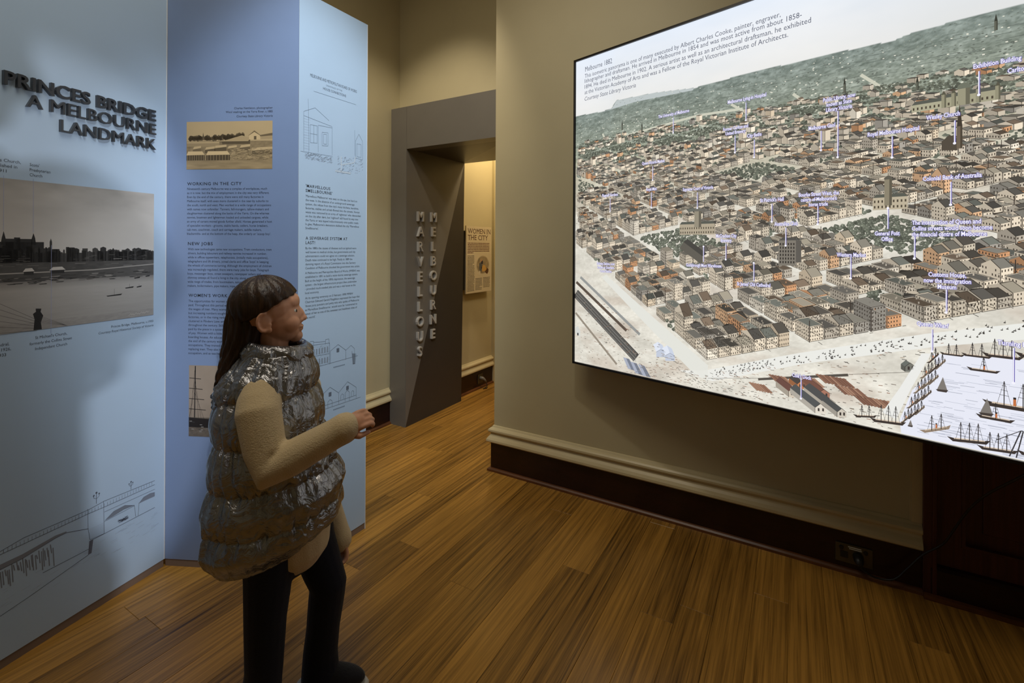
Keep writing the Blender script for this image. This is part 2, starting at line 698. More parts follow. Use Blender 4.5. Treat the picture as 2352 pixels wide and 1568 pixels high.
# dark panelled door behind the lightbox
door = empty('door_1', (0.488, WR, 0))
door['kind'] = 'structure'
MB().box(0, 0.042, -0.03, 0.0, 0, 2.5).box(0.030, 0.046, -0.036, 0.0, 0, 2.5).box(1.018, 1.06, -0.03, 0, 0, 2.5).box(0, 1.06, -0.03, 0, 2.5, 2.56).build('architrave', M['door'], door, bevel=0.003)
MB().box(0.042, 0.13, -0.006, 0.03, 0.0, 2.5).build('stile', M['door'], door)
MB().box(0.93, 1.018, -0.006, 0.03, 0.0, 2.5).build('stile', M['door'], door)
MB().box(0.13, 0.93, -0.006, 0.03, 0.135, 0.235).build('rail', M['door'], door)
MB().box(0.13, 0.93, -0.006, 0.03, 1.0, 1.15).build('rail', M['door'], door)
MB().box(0.13, 0.93, -0.006, 0.03, 2.38, 2.5).build('rail', M['door'], door)
for z0, z1 in ((0.235, 1.0), (1.15, 2.38)):
    MB().box(0.13, 0.93, 0.014, 0.03, z0, z1).box(0.20, 0.86, 0.006, 0.02, z0 + 0.07, z1 - 0.07).build('door_panel', M['door'], door, bevel=0.004)
    MB().box(0.13, 0.142, -0.012, 0.014, z0, z1).box(0.918, 0.93, -0.012, 0.014, z0, z1).box(0.142, 0.918, -0.012, 0.014, z0, z0 + 0.012).box(0.142, 0.918, -0.012, 0.014, z1 - 0.012, z1).build('panel_moulding', M['door'], door)
MB().box(0.026, 1.05, -0.034, -0.006, 0, 0.125).poly_prism([(-0.034, 0.125), (-0.006, 0.125), (-0.006, 0.14), (-0.022, 0.136)], 'x', 0.026, 1.05).build('plinth', M['dark'], door)
MB().box(0.0, 1.06, -0.056, -0.034, 0, 0.02).build('shoe_strip', M['shoe'], door)

# ------------------------------------------------------------------ folded display screen, three panels
PH, TH = 2.68, 0.022
AB, BC, C1 = (-2.536, 1.112), (-1.959, 1.394), (-1.961, 1.802)


def panel(name, origin, direction, s0, s1, mat, label, a=0.0, b=0.0):
    rz = math.atan2(direction[1], direction[0])
    root = empty(name, (origin[0], origin[1], 0), rz)
    tag(root, label, 'display panel')
    MB().poly_prism([(s0, 0), (s1, 0), (s1 - b, TH), (s0 + a, TH)], 'z', 0.034, PH).build('board', mat, root)
    MB().poly_prism([(s0 + a * 0.2, 0.003), (s1 - b * 0.2, 0.003), (s1 - b, TH - 0.003), (s0 + a, TH - 0.003)], 'z', 0.0, 0.034).build('plinth', M['taupe'], root)
    return root


pA = panel('exhibit_panel', AB, (-0.2217, 0.975), -1.6, -0.004, M['paleblue'], 'pale blue display panel with raised bridge title and large black-and-white river photograph')
pB = panel('exhibit_panel', AB, (0.8982, 0.4395), 0.001, 0.6420, M['midblue'], 'darker blue display panel behind the child with sepia photographs and three text columns', 0.0, 0.016)
pC = panel('exhibit_panel', BC, (-0.0044, 1.0), 0.0006, 0.4074, M['paleblue'], 'narrow pale blue end panel beside the doorway with faint drawings of drains', 0.016, 0.0)
MB().box(-0.004, -0.0005, -0.001, TH, 0.034, PH).build('edge_strip', M['edge'], pA)
MB().box(0.4074, 0.4104, -0.0008, TH, 0.0, PH).build('edge_strip', M['edge'], pC)

INK = lin((38, 44, 56))
INK2 = lin((60, 68, 84))
SOFT = lin((110, 128, 150))

# --- panel A: raised title
for body, zz, L0, Rr, bold in (('PRINCES BRIDGE', 2.067, -0.587, -0.059, 0.012), ('A MELBOURNE', 2.005, -0.523, -0.058, -0.006), ('LANDMARK', 1.937, -0.420, -0.058, -0.006)):
    raised_letters(body, pA, M['letter'], L0, zz, 0.068, width=Rr - L0, extrude=0.10, bold=bold, bevel=0.010)


def textpart(name, items, parent, base=0.0004):
    pr = Print(base)
    for it in items:
        pr.text(**it)
    return pr.build(name, M['ink'], parent)


def lines(body, x, z, dz, size, col, align='L', **k):
    return [dict(body=b, x=x, z=z - i * dz, size=size, col=col, align=align, **k) for i, b in enumerate(body) if b]


textpart('place_label', lines(["St John's Church,", 'demolished in', '1911'], -0.585, 1.7938, 0.0186, 0.0158, INK2, 'C', xs=0.95), pA)
textpart('place_label', lines(["Scots'", 'Presbyterian', 'Church'], -0.508, 1.7906, 0.0186, 0.0158, INK2, xs=0.80), pA)
textpart('place_label', lines(["St Michael's Church,", 'formerly the Collins Street', 'Independent Church'], -0.4395, 1.1505, 0.0205, 0.0152, INK2, 'C', xs=0.80), pA)
textpart('place_label', lines(["St Paul's Cathedral,", 'spires begun in 1926,', 'completed 1933'], -0.615, 1.1425, 0.0185, 0.0158, INK2, 'C', xs=0.85), pA)
textpart('caption', [dict(body='Princes Bridge, Melbourne, c.1900', x=-0.0583, z=1.1515, size=0.0142, col=INK2, align='R', width=0.1746),
                     dict(body='Courtesy Royal Historical Society of Victoria', x=-0.0583, z=1.1323, size=0.0142, col=INK2, align='R', width=0.223, italic=0.18)], pA)

# --- panel A: river photograph
pr = Print(0.0012)
g = lambda v: lin((v, v * 0.985, v * 0.965))


def river(X, Z):
    hz = 1.47 + 0.0 * X
    t = np.clip((Z - hz) / (1.735 - hz), 0, 1)
    cl = fbm(X * 7 + 3, Z * 16, 5)
    sky = 0.60 - 0.22 * t + 0.30 * (cl - 0.5) * t + 0.12 * (X + 0.6)
    wt = np.clip((1.36 - Z) / 0.18, 0, 1)
    water = 0.44 - 0.10 * wt + 0.05 * (fbm(X * 14, Z * 160, 9) - 0.5) - 0.20 * np.clip((Z - 1.335) / 0.03, 0, 1)
    land = 0.045 + 0.05 * fbm(X * 40, Z * 90, 2) + 0.05 * np.clip((X + 0.35) / 0.3, 0, 1)
    v = np.where(Z > hz, sky, np.where(Z > 1.365, land, water))
    v = np.where(Z < 1.215, v * (0.75 + 0.3 * fbm(X * 60, Z * 220, 4)), v)
    v = np.clip(v, 0.02, 0.95)
    return np.stack([v * 1.0, v * 0.98, v * 0.95], -1)


pr.raster(-1.35, -0.0585, 1.184, 1.736, 330, 150, river, 0)
pr.layer = 3
for x0, x1, h in ((-0.60, -0.465, 1.511), (-0.575, -0.50, 1.522), (-0.552, -0.535, 1.527), (-0.80, -0.60, 1.50), (-1.1, -0.8, 1.51)):
    pr.rect(x0, x1, 1.44, h, g(38))
for sx, h in ((-0.5804, 1.5492), (-0.4964, 1.5443)):
    pr.poly([(sx - 0.008, 1.50), (sx + 0.008, 1.50), (sx + 0.005, 1.525), (sx, h), (sx - 0.005, 1.525)], g(34))
pr.rect(-0.4475, -0.440, 1.46, 1.512, g(52))
pr.poly([(-0.4475, 1.512), (-0.440, 1.512), (-0.4437, 1.526)], g(52))
for k in range(260):
    x0 = -1.3 + 1.24 * random.random()
    w = 0.005 + 0.02 * random.random()
    f = max(0, (x0 + 0.5) / 0.45)
    h = 1.470 + 0.024 * random.random() ** 1.5 * (1.1 - 0.5 * f)
    x1 = min(x0 + w, -0.0585)
    c_ = g(42 + 46 * f * random.random() + 20 * random.random())
    if random.random() < 0.4:
        pr.poly([(x0, 1.435), (x1, 1.435), (x1, h), ((x0 + x1) / 2, h + 0.005), (x0, h)], c_)
    else:
        pr.rect(x0, x1, 1.435, h, c_)
for k in range(130):
    x0 = -1.3 + 1.2 * random.random()
    zz = 1.40 + 0.062 * random.random()
    pr.rect(x0, min(-0.0585, x0 + 0.008 + 0.03 * random.random()), zz, zz + 0.0016, g(70 + 110 * random.random() * random.random()), 4)
pr.poly([(-0.60, 1.399), (-0.3, 1.402), (-0.0585, 1.418), (-0.0585, 1.414), (-0.3, 1.398), (-0.60, 1.395)], g(170), 5)
for tx, tz, tw in ((-0.5097, 1.402, 0.034), (-0.4223, 1.404, 0.052)):
    pr.poly([(tx - tw / 2, tz), (tx + tw / 2, tz + 0.001), (tx + tw * 0.28, tz + 0.013), (tx - tw * 0.28, tz + 0.012)], g(205), 6)
    pr.rect(tx - tw * 0.42, tx + tw * 0.42, tz - 0.012, tz, g(40), 6)
for k in range(70):
    x0 = -0.6 + 0.50 * random.random()
    zz = 1.352 + 0.03 * random.random() + 0.02 * (x0 + 0.6)
    pr.poly([(x0, zz), (x0 + 0.03, zz + 0.001), (x0 + 0.024, zz - 0.003), (x0 + 0.005, zz - 0.003)], g(random.choice((45, 60, 120, 150))), 6)
for bx, bz, bw in ((-0.222, 1.291, 0.062), (-0.162, 1.319, 0.036), (-0.1216, 1.320, 0.022), (-0.085, 1.3655, 0.02), (-0.13, 1.36, 0.026)):
    pr.poly([(bx - bw / 2, bz - 0.002), (bx + bw / 2, bz + 0.002), (bx + bw * 0.42, bz - 0.004), (bx - bw * 0.42, bz - 0.006)], g(36), 7)
    pr.line([(bx, bz), (bx, bz + bw * 0.4)], 0.0008, g(50), 7)
pr.poly([(-0.495, 1.1845), (-0.470, 1.1845), (-0.473, 1.21), (-0.466, 1.235), (-0.474, 1.25), (-0.472, 1.262), (-0.489, 1.264), (-0.488, 1.252), (-0.497, 1.245), (-0.492, 1.225)], g(26), 8)
for k in range(6):
    pr.line([(-0.60, 1.30 - 0.022 * k), (-0.485, 1.222 - 0.008 * k)], 0.001, g(60), 8)
    pr.line([(-0.476, 1.235 - 0.005 * k), (-0.39, 1.186)], 0.0007, g(80), 8)
pr.layer = 9
pr.line([(-0.165 + 0.0045 * k, 1.193 + 0.011 * ((k * 7) % 5) / 5 + 0.0002 * k) for k in range(20)], 0.0012, g(200))   # illegible signature
pr.build('river_photograph', M['ink'], pA)
pr = Print(0.0014)
for sx, a, b in ((-0.581, 1.745, 1.552), (-0.4975, 1.745, 1.546), (-0.442, 1.165, 1.50)):
    pr.line([(sx, a), (sx, b)], 0.0011, lin((150, 160, 200)))
pr.build('pointer_lines', M['ink'], pA)

# --- panel A: bridge drawing
BRIDGE = {
    'deck_top': [(-0.85, 0.41), (-0.585, 0.4197), (-0.5197, 0.4308), (-0.3993, 0.4274), (-0.3135, 0.4258), (-0.2561, 0.4321), (-0.0482, 0.4218)],
    'deck2': [(-0.85, 0.40), (-0.585, 0.4085), (-0.3135, 0.4097), (-0.2589, 0.4072), (-0.0481, 0.4036)],
    'deck3': [(-0.85, 0.36), (-0.5848, 0.3556), (-0.5239, 0.3569), (-0.4244, 0.3743), (-0.3887, 0.3754), (-0.3132, 0.3487)],
    'pier': [(-0.3164, 0.4304), (-0.3149, 0.3496), (-0.3074, 0.3004), (-0.2555, 0.2967), (-0.259, 0.4336)],
    'arch1': [(-0.2528, 0.3496), (-0.2197, 0.3703), (-0.176, 0.3729), (-0.1371, 0.3535)],
    'arch2': [(-0.1171, 0.3517), (-0.0969, 0.3698), (-0.0692, 0.3726), (-0.0479, 0.3673)],
    'ground': [(-0.9, 0.19), (-0.5842, 0.1912), (-0.4959, 0.2054), (-0.3127, 0.2426), (-0.3046, 0.2956), (-0.2555, 0.2954), (-0.0476, 0.2983)],
    'ground2': [(-0.4631, 0.2659), (-0.3128, 0.2651)],
    'pierR': [(-0.1371, 0.3549), (-0.1302, 0.299)],
    'pierR2': [(-0.1171, 0.3549), (-0.1202, 0.299)],
    'wall': [(-0.2557, 0.3463), (-0.1371, 0.3514)],
    'string': [(-0.2557, 0.3863), (-0.048, 0.382)],
}
pr = Print(0.0006)
pen = lin((86, 94, 112))
for k, v in BRIDGE.items():
    pr.line(v, 0.0018 if k.startswith(('deck', 'ground')) else 0.0013, pen, 2)
pr.poly([(-0.2528, 0.3496), (-0.2197, 0.3703), (-0.176, 0.3729), (-0.1371, 0.3535), (-0.18, 0.357), (-0.225, 0.350)], lin((120, 132, 150)), 1)
pr.poly([(-0.1171, 0.3517), (-0.0969, 0.3698), (-0.0692, 0.3726), (-0.0479, 0.3673), (-0.0479, 0.35), (-0.09, 0.352)], lin((125, 136, 155)), 1)
pr.poly([(-0.85, 0.375), (-0.5239, 0.373), (-0.4244, 0.3843), (-0.3887, 0.3804), (-0.3887, 0.3754), (-0.4244, 0.3743), (-0.5239, 0.3569), (-0.85, 0.36)], lin((128, 136, 150)), 1)
pr.poly([(-0.310, 0.2965), (-0.296, 0.2965), (-0.302, 0.243), (-0.314, 0.243)], lin((100, 108, 126)), 1)
for k in range(70):
    sx = -0.85 + 0.8 * k / 70
    pr.line([(sx, 0.4225), (sx, 0.408)], 0.0009, pen, 2)
for k in range(8):
    pr.line([(-0.312, 0.305 + 0.0055 * k), (-0.257, 0.3035 + 0.0055 * k)], 0.0006, lin((130, 142, 162)), 1)
for k in range(26):
    sx = -0.585 + 0.006 * k + 0.004 * random.random()
    pr.line([(sx, 0.36 - 0.02 * random.random()), (sx + 0.004, 0.33 - 0.06 * random.random())], 0.003, lin((124, 132, 148)), 1)
for sx, zb, h in ((-0.285, 0.436, 0.045), (-0.151, 0.43, 0.034)):
    pr.line([(sx, zb), (sx, zb + h)], 0.0018, pen, 3)
    for a in (-1, 1):
        pr.line([(sx, zb + h * 0.45), (sx + a * h * 0.22, zb + h * 0.6), (sx + a * h * 0.22, zb + h * 0.8)], 0.0013, pen, 3)
        pr.blob((sx + a * h * 0.22, zb + h * 0.82), h * 0.08, pen, 3)
    pr.blob((sx, zb + h), h * 0.09, pen, 3)
for k in range(34):
    pr.line([(-0.205 + 0.045 * random.random(), 0.308 + 0.012 * random.random()), (-0.205 + 0.045 * random.random(), 0.308 + 0.016 * random.random())], 0.0012, pen, 3)
for k in range(90):
    sx = -0.05 - 0.8 * random.random()
    zz = 0.19 + 0.09 * random.random()
    pr.line([(sx, zz), (sx + 0.012 + 0.02 * random.random(), zz + 0.002)], 0.0006, lin((150, 162, 180)), 1)
pr.build('bridge_drawing', M['ink'], pA)

# --- panel B
textpart('caption', [dict(body='Charles Nettleton, photographer', x=0.5172, z=2.1335, size=0.0142, col=INK, align='R', width=0.186),
                     dict(body='Wool washing on the Yarra River, c.1885', x=0.5172, z=2.1165, size=0.0142, col=INK, align='R', width=0.227),
                     dict(body='Courtesy State Library Victoria', x=0.5172, z=2.0962, size=0.0142, col=INK, align='R', width=0.175, italic=0.18)], pB)
textpart('heading', [dict(body='WORKING IN THE CITY', x=0.1028, z=1.7825, size=0.0200, col=INK, width=0.266, bold=0.012, space=1.15)], pB)
textpart('heading', [dict(body='NEW JOBS', x=0.1075, z=1.5035, size=0.0200, col=INK, width=0.1225, bold=0.012, space=1.15)], pB)
textpart('heading', [dict(body="WOMEN'S WORK", x=0.112, z=1.2625, size=0.0200, col=INK, width=0.191, bold=0.012, space=1.15)], pB)


def fitted(body, x, z, dz, size, col, longest):
    w = max(glyphs(b)[2] for b in body if b)
    return lines(body, x, z, dz, size, col, xs=longest / (w * size))


textpart('paragraph', fitted([
    'Nineteenth century Melbourne was a complex of workplaces, much', 'as it is now, but the mix of employment in the city was very different.',
    'Even by the end of the century, there were still many factories in', 'Melbourne itself, with even more clustered in the near-by suburbs to',
    'the south, north and west. Men worked in a wide range of occupations', 'with names now unfamiliar. Tanners, fell-mongers, tallow-makers and',
    'slaughtermen clustered along the banks of the Yarra. On the wharves', 'navvies, boatmen and lightermen loaded and unloaded cargoes, while',
    'an army of carters moved goods further afield. Horses generated a host', 'of specialist workers - grooms, stable hands, ostlers, horse breakers,',
    'cab men, coachmen, coach and carriage makers, saddle makers,', "blacksmiths- and at the bottom of the heap, the orderly or 'scoop boy'."],
    0.103, 1.7607, 0.0190, 0.0150, INK, 0.414), pB)
textpart('paragraph', fitted([
    'With new technologies came new occupations. Tram conductors, tram', 'drivers, building labourers and railway navvies increased in number,',
    'while in offices typewriters, telephonists, (initially male occupations),', "telegraphers and lift drivers, joined clerks and office 'boys' in keeping",
    'the wheels of commerce turning. Although the employment of children', 'was increasingly regulated, there were many jobs for boys. Telegraph',
    'boys, messenger boys, street sweepers, newspaper sellers and', 'chimney sweeps all found a living in the city, along with apprentices in a',
    'wide range of trades, from bootmakers, tailors and hat', 'makers, boilermakers, pipe makers, rope makers'],
    0.1075, 1.4797, 0.01895, 0.0150, INK, 0.408), pB)
textpart('paragraph', fitted([
    'The opportunities for women were more limited and less well', 'paid. Throughout this period women were paid about half', 'the wages of men. Many women still went into service,',
    'but increasing numbers sought employment in shops and', "factories, or in the rising ranks of 'business girls',", 'clustered in Flinders Lane employed many women', 'throughout the century. Still more worked at home,',
    "paid by the piece in a system known for its low rates", 'of pay. Women with a little capital ran shops and', 'boarding houses. An educated woman could teach. By', 'the end of the century women entered new',
    'occupations. They trained as nurses and typists,', 'replacing men. They also trained for a clerical', 'occupation, and as teachers.'],
    0.112, 1.2378, 0.01865, 0.0150, INK, 0.375), pB)


# sepia wool-washing photograph
def sep(v):
    v = max(0.0, min(1.0, v))
    return (v * 0.80 + 0.015, v * 0.60 + 0.008, v * 0.33 + 0.003)


def sepA(V):
    V = np.clip(V, 0, 1)
    return np.stack([V * 0.80 + 0.015, V * 0.60 + 0.008, V * 0.33 + 0.003], -1)


pr = Print(0.0008)


def wool(X, Z):
    v = np.where(Z > 1.985, 0.62 + 0.06 * (fbm(X * 9, Z * 9, 3) - 0.5), 0.34 + 0.30 * (fbm(X * 45, Z * 80, 8) - 0.5))
    v = np.where(Z < 1.90, 0.42 + 0.25 * (fbm(X * 18, Z * 120, 21) - 0.5) - 3.0 * np.clip(Z - 1.875, 0, 0.05), v)
    return sepA(v)


pr.raster(0.099, 0.5172, 1.8565, 2.078, 180, 100, wool, 0)
for k in range(120):
    x0 = 0.11 + 0.27 * random.random()
    pr.blob((x0, 1.994 + 0.012 * random.random() + 0.10 * max(0, x0 - 0.20) * random.random()), 0.006 + 0.004 * random.random(), sep(0.10 + 0.10 * random.random()), 2)
pr.poly([(0.176, 2.0), (0.186, 2.0), (0.181, 2.028)], sep(0.12), 3)
pr.poly([(0.27, 1.985), (0.37, 2.012), (0.41, 2.0), (0.40, 1.985)], sep(0.55), 4)
pr.poly([(0.27, 1.985), (0.40, 1.985), (0.41, 1.998), (0.41, 1.972), (0.275, 1.972)], sep(0.12), 4)
pr.poly([(0.405, 1.992), (0.405, 2.013), (0.43, 2.03), (0.456, 2.013), (0.458, 1.992)], sep(0.78), 5)
pr.poly([(0.400, 2.010), (0.43, 2.034), (0.462, 2.010), (0.455, 2.012), (0.43, 2.027), (0.406, 2.012)], sep(0.2), 6)
pr.rect(0.428, 0.440, 1.992, 2.008, sep(0.14), 6)
pr.rect(0.462, 0.5172, 1.994, 2.012, sep(0.5), 4)
pr.poly([(0.455, 2.012), (0.5172, 2.022), (0.5172, 2.010), (0.46, 2.006)], sep(0.18), 5)
pr.rect(0.10, 0.26, 1.962, 1.978, sep(0.42), 4)
pr.rect(0.10, 0.26, 1.978, 1.983, sep(0.66), 4)
for sx, w in ((0.19, 0.05), (0.235, 0.06), (0.30, 0.045), (0.36, 0.05), (0.13, 0.04)):
    zz = 1.945 + 0.016 * random.random()
    pr.poly([(sx, zz), (sx + w, zz + 0.006), (sx + w, zz + 0.016), (sx + 0.006, zz + 0.012)], sep(0.7), 6)
    pr.poly([(sx, zz), (sx + w, zz + 0.006), (sx + w, zz - 0.012), (sx, zz - 0.016)], sep(0.10 + 0.15 * random.random()), 5)
for x0, x1 in ((0.099, 0.188), (0.196, 0.312)):
    pr.poly([(x0, 1.922), (x1, 1.924), (x1 - 0.012, 1.940), (x0 + 0.008, 1.940)], sep(0.85), 8)
    pr.rect(x0, x1, 1.898, 1.922, sep(0.09), 7)
    for k in range(8):
        xx = x0 + (x1 - x0) * (k + 0.5) / 8
        pr.line([(xx, 1.898), (xx, 1.922)], 0.002, sep(0.4), 8)
pr.poly([(0.415, 1.94), (0.5172, 1.948), (0.5172, 1.958), (0.42, 1.954)], sep(0.72), 7)
pr.rect(0.42, 0.515, 1.922, 1.941, sep(0.14), 6)
for k in range(260):
    x0 = 0.31 + 0.2 * random.random()
    zz = 1.897 + 0.055 * random.random()
    pr.line([(x0, zz), (min(0.517, x0 + 0.006 + 0.02 * random.random()), zz + 0.006 * (random.random() - 0.5))], 0.0015, sep(0.1 + 0.7 * random.random()), 9)
pr.build('wool_photograph', M['ink'], pB)

# ship photograph at the bottom of panel B
pr = Print(0.0008)


def shipbg(X, Z):
    v = 0.36 - 0.55 * np.clip(0.78 - Z, 0, 0.3) + 0.05 * (fbm(X * 20, Z * 20, 4) - 0.5)
    v = np.where(Z < 0.70, 0.07 + 0.12 * fbm(X * 70, Z * 110, 6), v)
    v = np.clip(v, 0.015, 1)
    return np.stack([v, v * 0.82, v * 0.66], -1)


pr.raster(0.1165, 0.5175, 0.612, 0.943, 110, 110, shipbg, 0)
ds = lin((32, 24, 20))
for mx in (0.145, 0.285, 0.42):
    pr.line([(mx, 0.70), (mx + 0.003, 0.94)], 0.005, ds, 2)
    for k in range(4):
        zz = 0.74 + 0.048 * k
        pr.line([(max(0.1175, mx - 0.05 + 0.008 * k), zz), (mx + 0.055 - 0.008 * k, zz - 0.004)], 0.003, ds, 2)
    for a in (-1, 1):
        for k in range(3):
            pr.line([(max(0.1175, mx + a * (0.02 + 0.014 * k)), 0.69), (mx, 0.92 - 0.05 * k)], 0.0011, ds, 2)
pr.poly([(0.1170, 0.655), (0.1170, 0.70), (0.30, 0.69), (0.50, 0.705), (0.47, 0.65)], ds, 3)
for k in range(80):
    x0 = 0.118 + 0.38 * random.random()
    zz = 0.62 + 0.07 * random.random()
    pr.line([(x0, zz), (min(0.517, x0 + 0.012), zz)], 0.002, lin((random.choice((70, 120, 170)),) * 3), 4)
pr.build('ship_photograph', M['ink'], pB)

# --- panel C
textpart('drawing_title', [dict(body='MELBOURNE AND METROPOLITAN BOARD OF WORKS', x=0.0595, z=2.297, size=0.021, col=INK2, width=0.2785),
                           dict(body='DRAWINGS OF THE', x=0.197, z=2.2775, size=0.012, col=SOFT, width=0.0956, align='C'),
                           dict(body='HOUSE CONNECTIONS', x=0.2, z=2.2565, size=0.0175, col=INK2, width=0.138, align='C')], pC)
textpart('heading', lines(["'MARVELLOUS", "SMELLBOURNE'"], 0.038, 1.7755, 0.0215, 0.0200, INK, xs=0.98, bold=0.012, space=1.15), pC)
textpart('heading', lines(['A SEWERAGE SYSTEM AT', 'LAST!'], 0.0388, 1.5320, 0.0212, 0.0200, INK, xs=0.96, bold=0.012, space=1.15), pC)
textpart('paragraph', fitted([
    "'Marvellous Melbourne' was easy on the eye, but hard on", 'the nose. In the absence of an underground sewerage', "system, the refuse from the city's many kitchens, laundries,",
    'factories, stables and urinals flowed into the streets. Human', "waste was removed by an army of 'nightmen' who descended", "on the city after dark, but 'nightsoil' still found its way into",
    'the Yarra or was tipped indiscriminately onto public roads.', "In glee, Melbourne's detractors dubbed the city 'Marvellous", "Smellbourne'."],
    0.0376, 1.7303, 0.01875, 0.0150, INK, 0.330), pC)
textpart('paragraph', fitted([
    'By the 1880s the causes of diseases such as typhoid were', 'well known in medical circles, but governments and city', 'administrators could not agree on a sewerage solution.',
    'Death rates continued to be high. Finally in 1889 the', 'damning report of a Royal Commission into the Sanitary', 'Condition of Melbourne shocked the government into action.'],
    0.0386, 1.4868, 0.0187, 0.0150, INK, 0.325), pC)
textpart('paragraph', fitted([
    'A Melbourne and Metropolitan Board of Works (MMBW) was', 'established in 1891 to build a water-borne sewerage system.', 'Built at the height of the 1890s depression, the sewerage',
    'system - the largest infrastructure project then undertaken', '- provided much-needed jobs and was a vital boost to the', 'local economy.'],
    0.0378, 1.3708, 0.0186, 0.0150, INK, 0.325), pC)
textpart('paragraph', fitted([
    'At its opening ceremony on 5 February 1898 MMBW', 'Chairman Edmund Gerald Fitzgibbon expressed the hope that', "'those puny punsters and petty wits who spoke of Melbourne",
    "as Marvellous Smellbourne', would soon be 'constrained to", 'speak of her as one of the sweetest and healthiest cities of', "the world'."],
    0.0385, 1.2536, 0.0183, 0.0150, INK, 0.325), pC)
textpart('caption', lines(['Drawings for the Sewerage', 'Board in the Greater', 'City, at the Universal', 'Exhibition, Paris 1900', 'Public Record Office Victoria'], 0.3588, 0.6035, 0.0195, 0.0142, INK, 'R', xs=0.8), pC)
SK1 = {
    'pole1': [(0.0489, 2.1893), (0.054, 1.9533)], 'roof': [(0.0257, 2.1251), (0.0869, 2.1568), (0.1661, 2.1145)],
    'eave': [(0.0258, 2.1059), (0.1843, 2.0893)], 'wallL': [(0.0257, 2.1251), (0.0267, 1.942)],
    'porchpost': [(0.1044, 2.0784), (0.1051, 1.9492)], 'porchR': [(0.1843, 2.0859), (0.1851, 1.9495)],
    'porchtop': [(0.1044, 2.0784), (0.1843, 2.0825)], 'win': [(0.0608, 2.0719), (0.0613, 1.9872), (0.0994, 1.9912), (0.0989, 2.0738), (0.0608, 2.0719)],
    'mull': [(0.08, 2.0719), (0.08, 1.989)], 'trans': [(0.061, 2.03), (0.099, 2.032)],
    'door': [(0.1264, 2.0498), (0.1268, 1.9851), (0.1604, 1.9893), (0.16, 2.0535), (0.1264, 2.0498)],
    'doorp': [(0.135, 2.042), (0.135, 1.995), (0.152, 1.996), (0.152, 2.044), (0.135, 2.042)],
    'ground': [(0.0101, 1.9381), (0.1876, 1.9435)], 'pipe': [(0.054, 1.9533), (0.0505, 1.9235), (0.0997, 1.9383)],
    'shedpole': [(0.3255, 2.1025), (0.3282, 1.97)], 'shed': [(0.3304, 2.046), (0.331, 1.9597), (0.3794, 1.9567), (0.3769, 2.055), (0.3532, 2.0866), (0.3304, 2.046)],
    'shedd': [(0.340, 2.035), (0.341, 1.968), (0.368, 1.968), (0.368, 2.035), (0.340, 2.035)],
    'rule': [(0.0788, 2.2335), (0.3338, 2.2355)],
}
pr = Print(0.0006)
for v in SK1.values():
    pr.line(v, 0.0012, SOFT, 2)
for k in range(12):
    pr.line([(0.027, 1.955 + 0.0125 * k), (0.058, 1.955 + 0.0125 * k)], 0.0006, lin((150, 168, 190)), 1)
for k in range(240):
    x0 = random.choice((0.03 + 0.15 * random.random(), 0.215 + 0.16 * random.random()))
    zt = 1.936 if x0 < 0.2 else 1.955 - 0.3 * max(0, 0.33 - x0) * random.random()
    zz = zt - (0.03 if x0 < 0.2 else 0.075) * random.random()
    pr.line([(x0, zz), (x0 + 0.008, zz + 0.004)], 0.0012, lin((148, 164, 184)), 1)
pr.line([(0.2398, 1.9517), (0.2402, 1.8751)], 0.006, lin((196, 212, 228)), 3)
pr.line([(0.2046, 1.8751), (0.2999, 1.8756)], 0.008, lin((196, 212, 228)), 3)
pr.line([(0.2426, 1.9103), (0.322, 1.9331), (0.331, 1.9633)], 0.005, lin((196, 212, 228)), 3)
for zz in (1.871, 1.8795):
    pr.line([(0.2046, zz), (0.2999, zz)], 0.0008, SOFT, 4)
pr.build('house_drawing', M['ink'], pC)
SK2 = {
    'b1': [(0.0616, 0.9264), (0.0611, 1.0335), (0.1756, 1.0279), (0.1762, 0.9221)], 't1': [(0.0639, 1.033), (0.0656, 1.0529), (0.0844, 1.0514), (0.0845, 1.031)],
    't2': [(0.1505, 1.0245), (0.1523, 1.0484), (0.1724, 1.0477), (0.1736, 1.0222)], 'roof': [(0.0844, 1.0457), (0.1504, 1.0387)],
    'g1': [(0.1809, 0.9872), (0.2272, 1.0113), (0.2756, 0.9741)], 'g2': [(0.2756, 0.9741), (0.3085, 0.9929), (0.3311, 0.9729)],
    'base': [(0.0617, 0.9243), (0.3541, 0.9318)], 'f1': [(0.2756, 0.9741), (0.2759, 0.9259)], 'hook': [(0.3143, 0.9626), (0.3209, 0.8937), (0.335, 0.8937), (0.3426, 0.9439)],
    'mid': [(0.0615, 0.98), (0.176, 0.976)], 'g0': [(0.1809, 0.9872), (0.1812, 0.925)], 'g3': [(0.331, 0.9729), (0.3312, 0.93)],
    'c1': [(0.1321, 0.7828), (0.1325, 0.7121)], 'c2': [(0.1321, 0.7828), (0.1799, 0.8099), (0.2319, 0.7694)], 'c3': [(0.2319, 0.7694), (0.2322, 0.7108)],
    'c4': [(0.2319, 0.7694), (0.2875, 0.8112), (0.3437, 0.7691)], 'c5': [(0.3437, 0.7691), (0.3441, 0.7108)], 'base2': [(0.1228, 0.7108), (0.3729, 0.7102)],
    'base3': [(0.1321, 0.728), (0.344, 0.728)],
    'd1': [(0.1673, 0.7106), (0.1671, 0.7401), (0.1802, 0.7499), (0.1925, 0.7401), (0.1927, 0.7102)], 'd2': [(0.2718, 0.7122), (0.2715, 0.7565), (0.2856, 0.7684), (0.2989, 0.7565), (0.2991, 0.7117)],
    'w1': [(0.245, 0.73), (0.245, 0.752), (0.254, 0.758), (0.262, 0.752), (0.262, 0.73)], 'w2': [(0.312, 0.73), (0.312, 0.752), (0.32, 0.758), (0.328, 0.752), (0.328, 0.73)],
}
pr = Print(0.0006)
pen2 = lin((96, 110, 130))
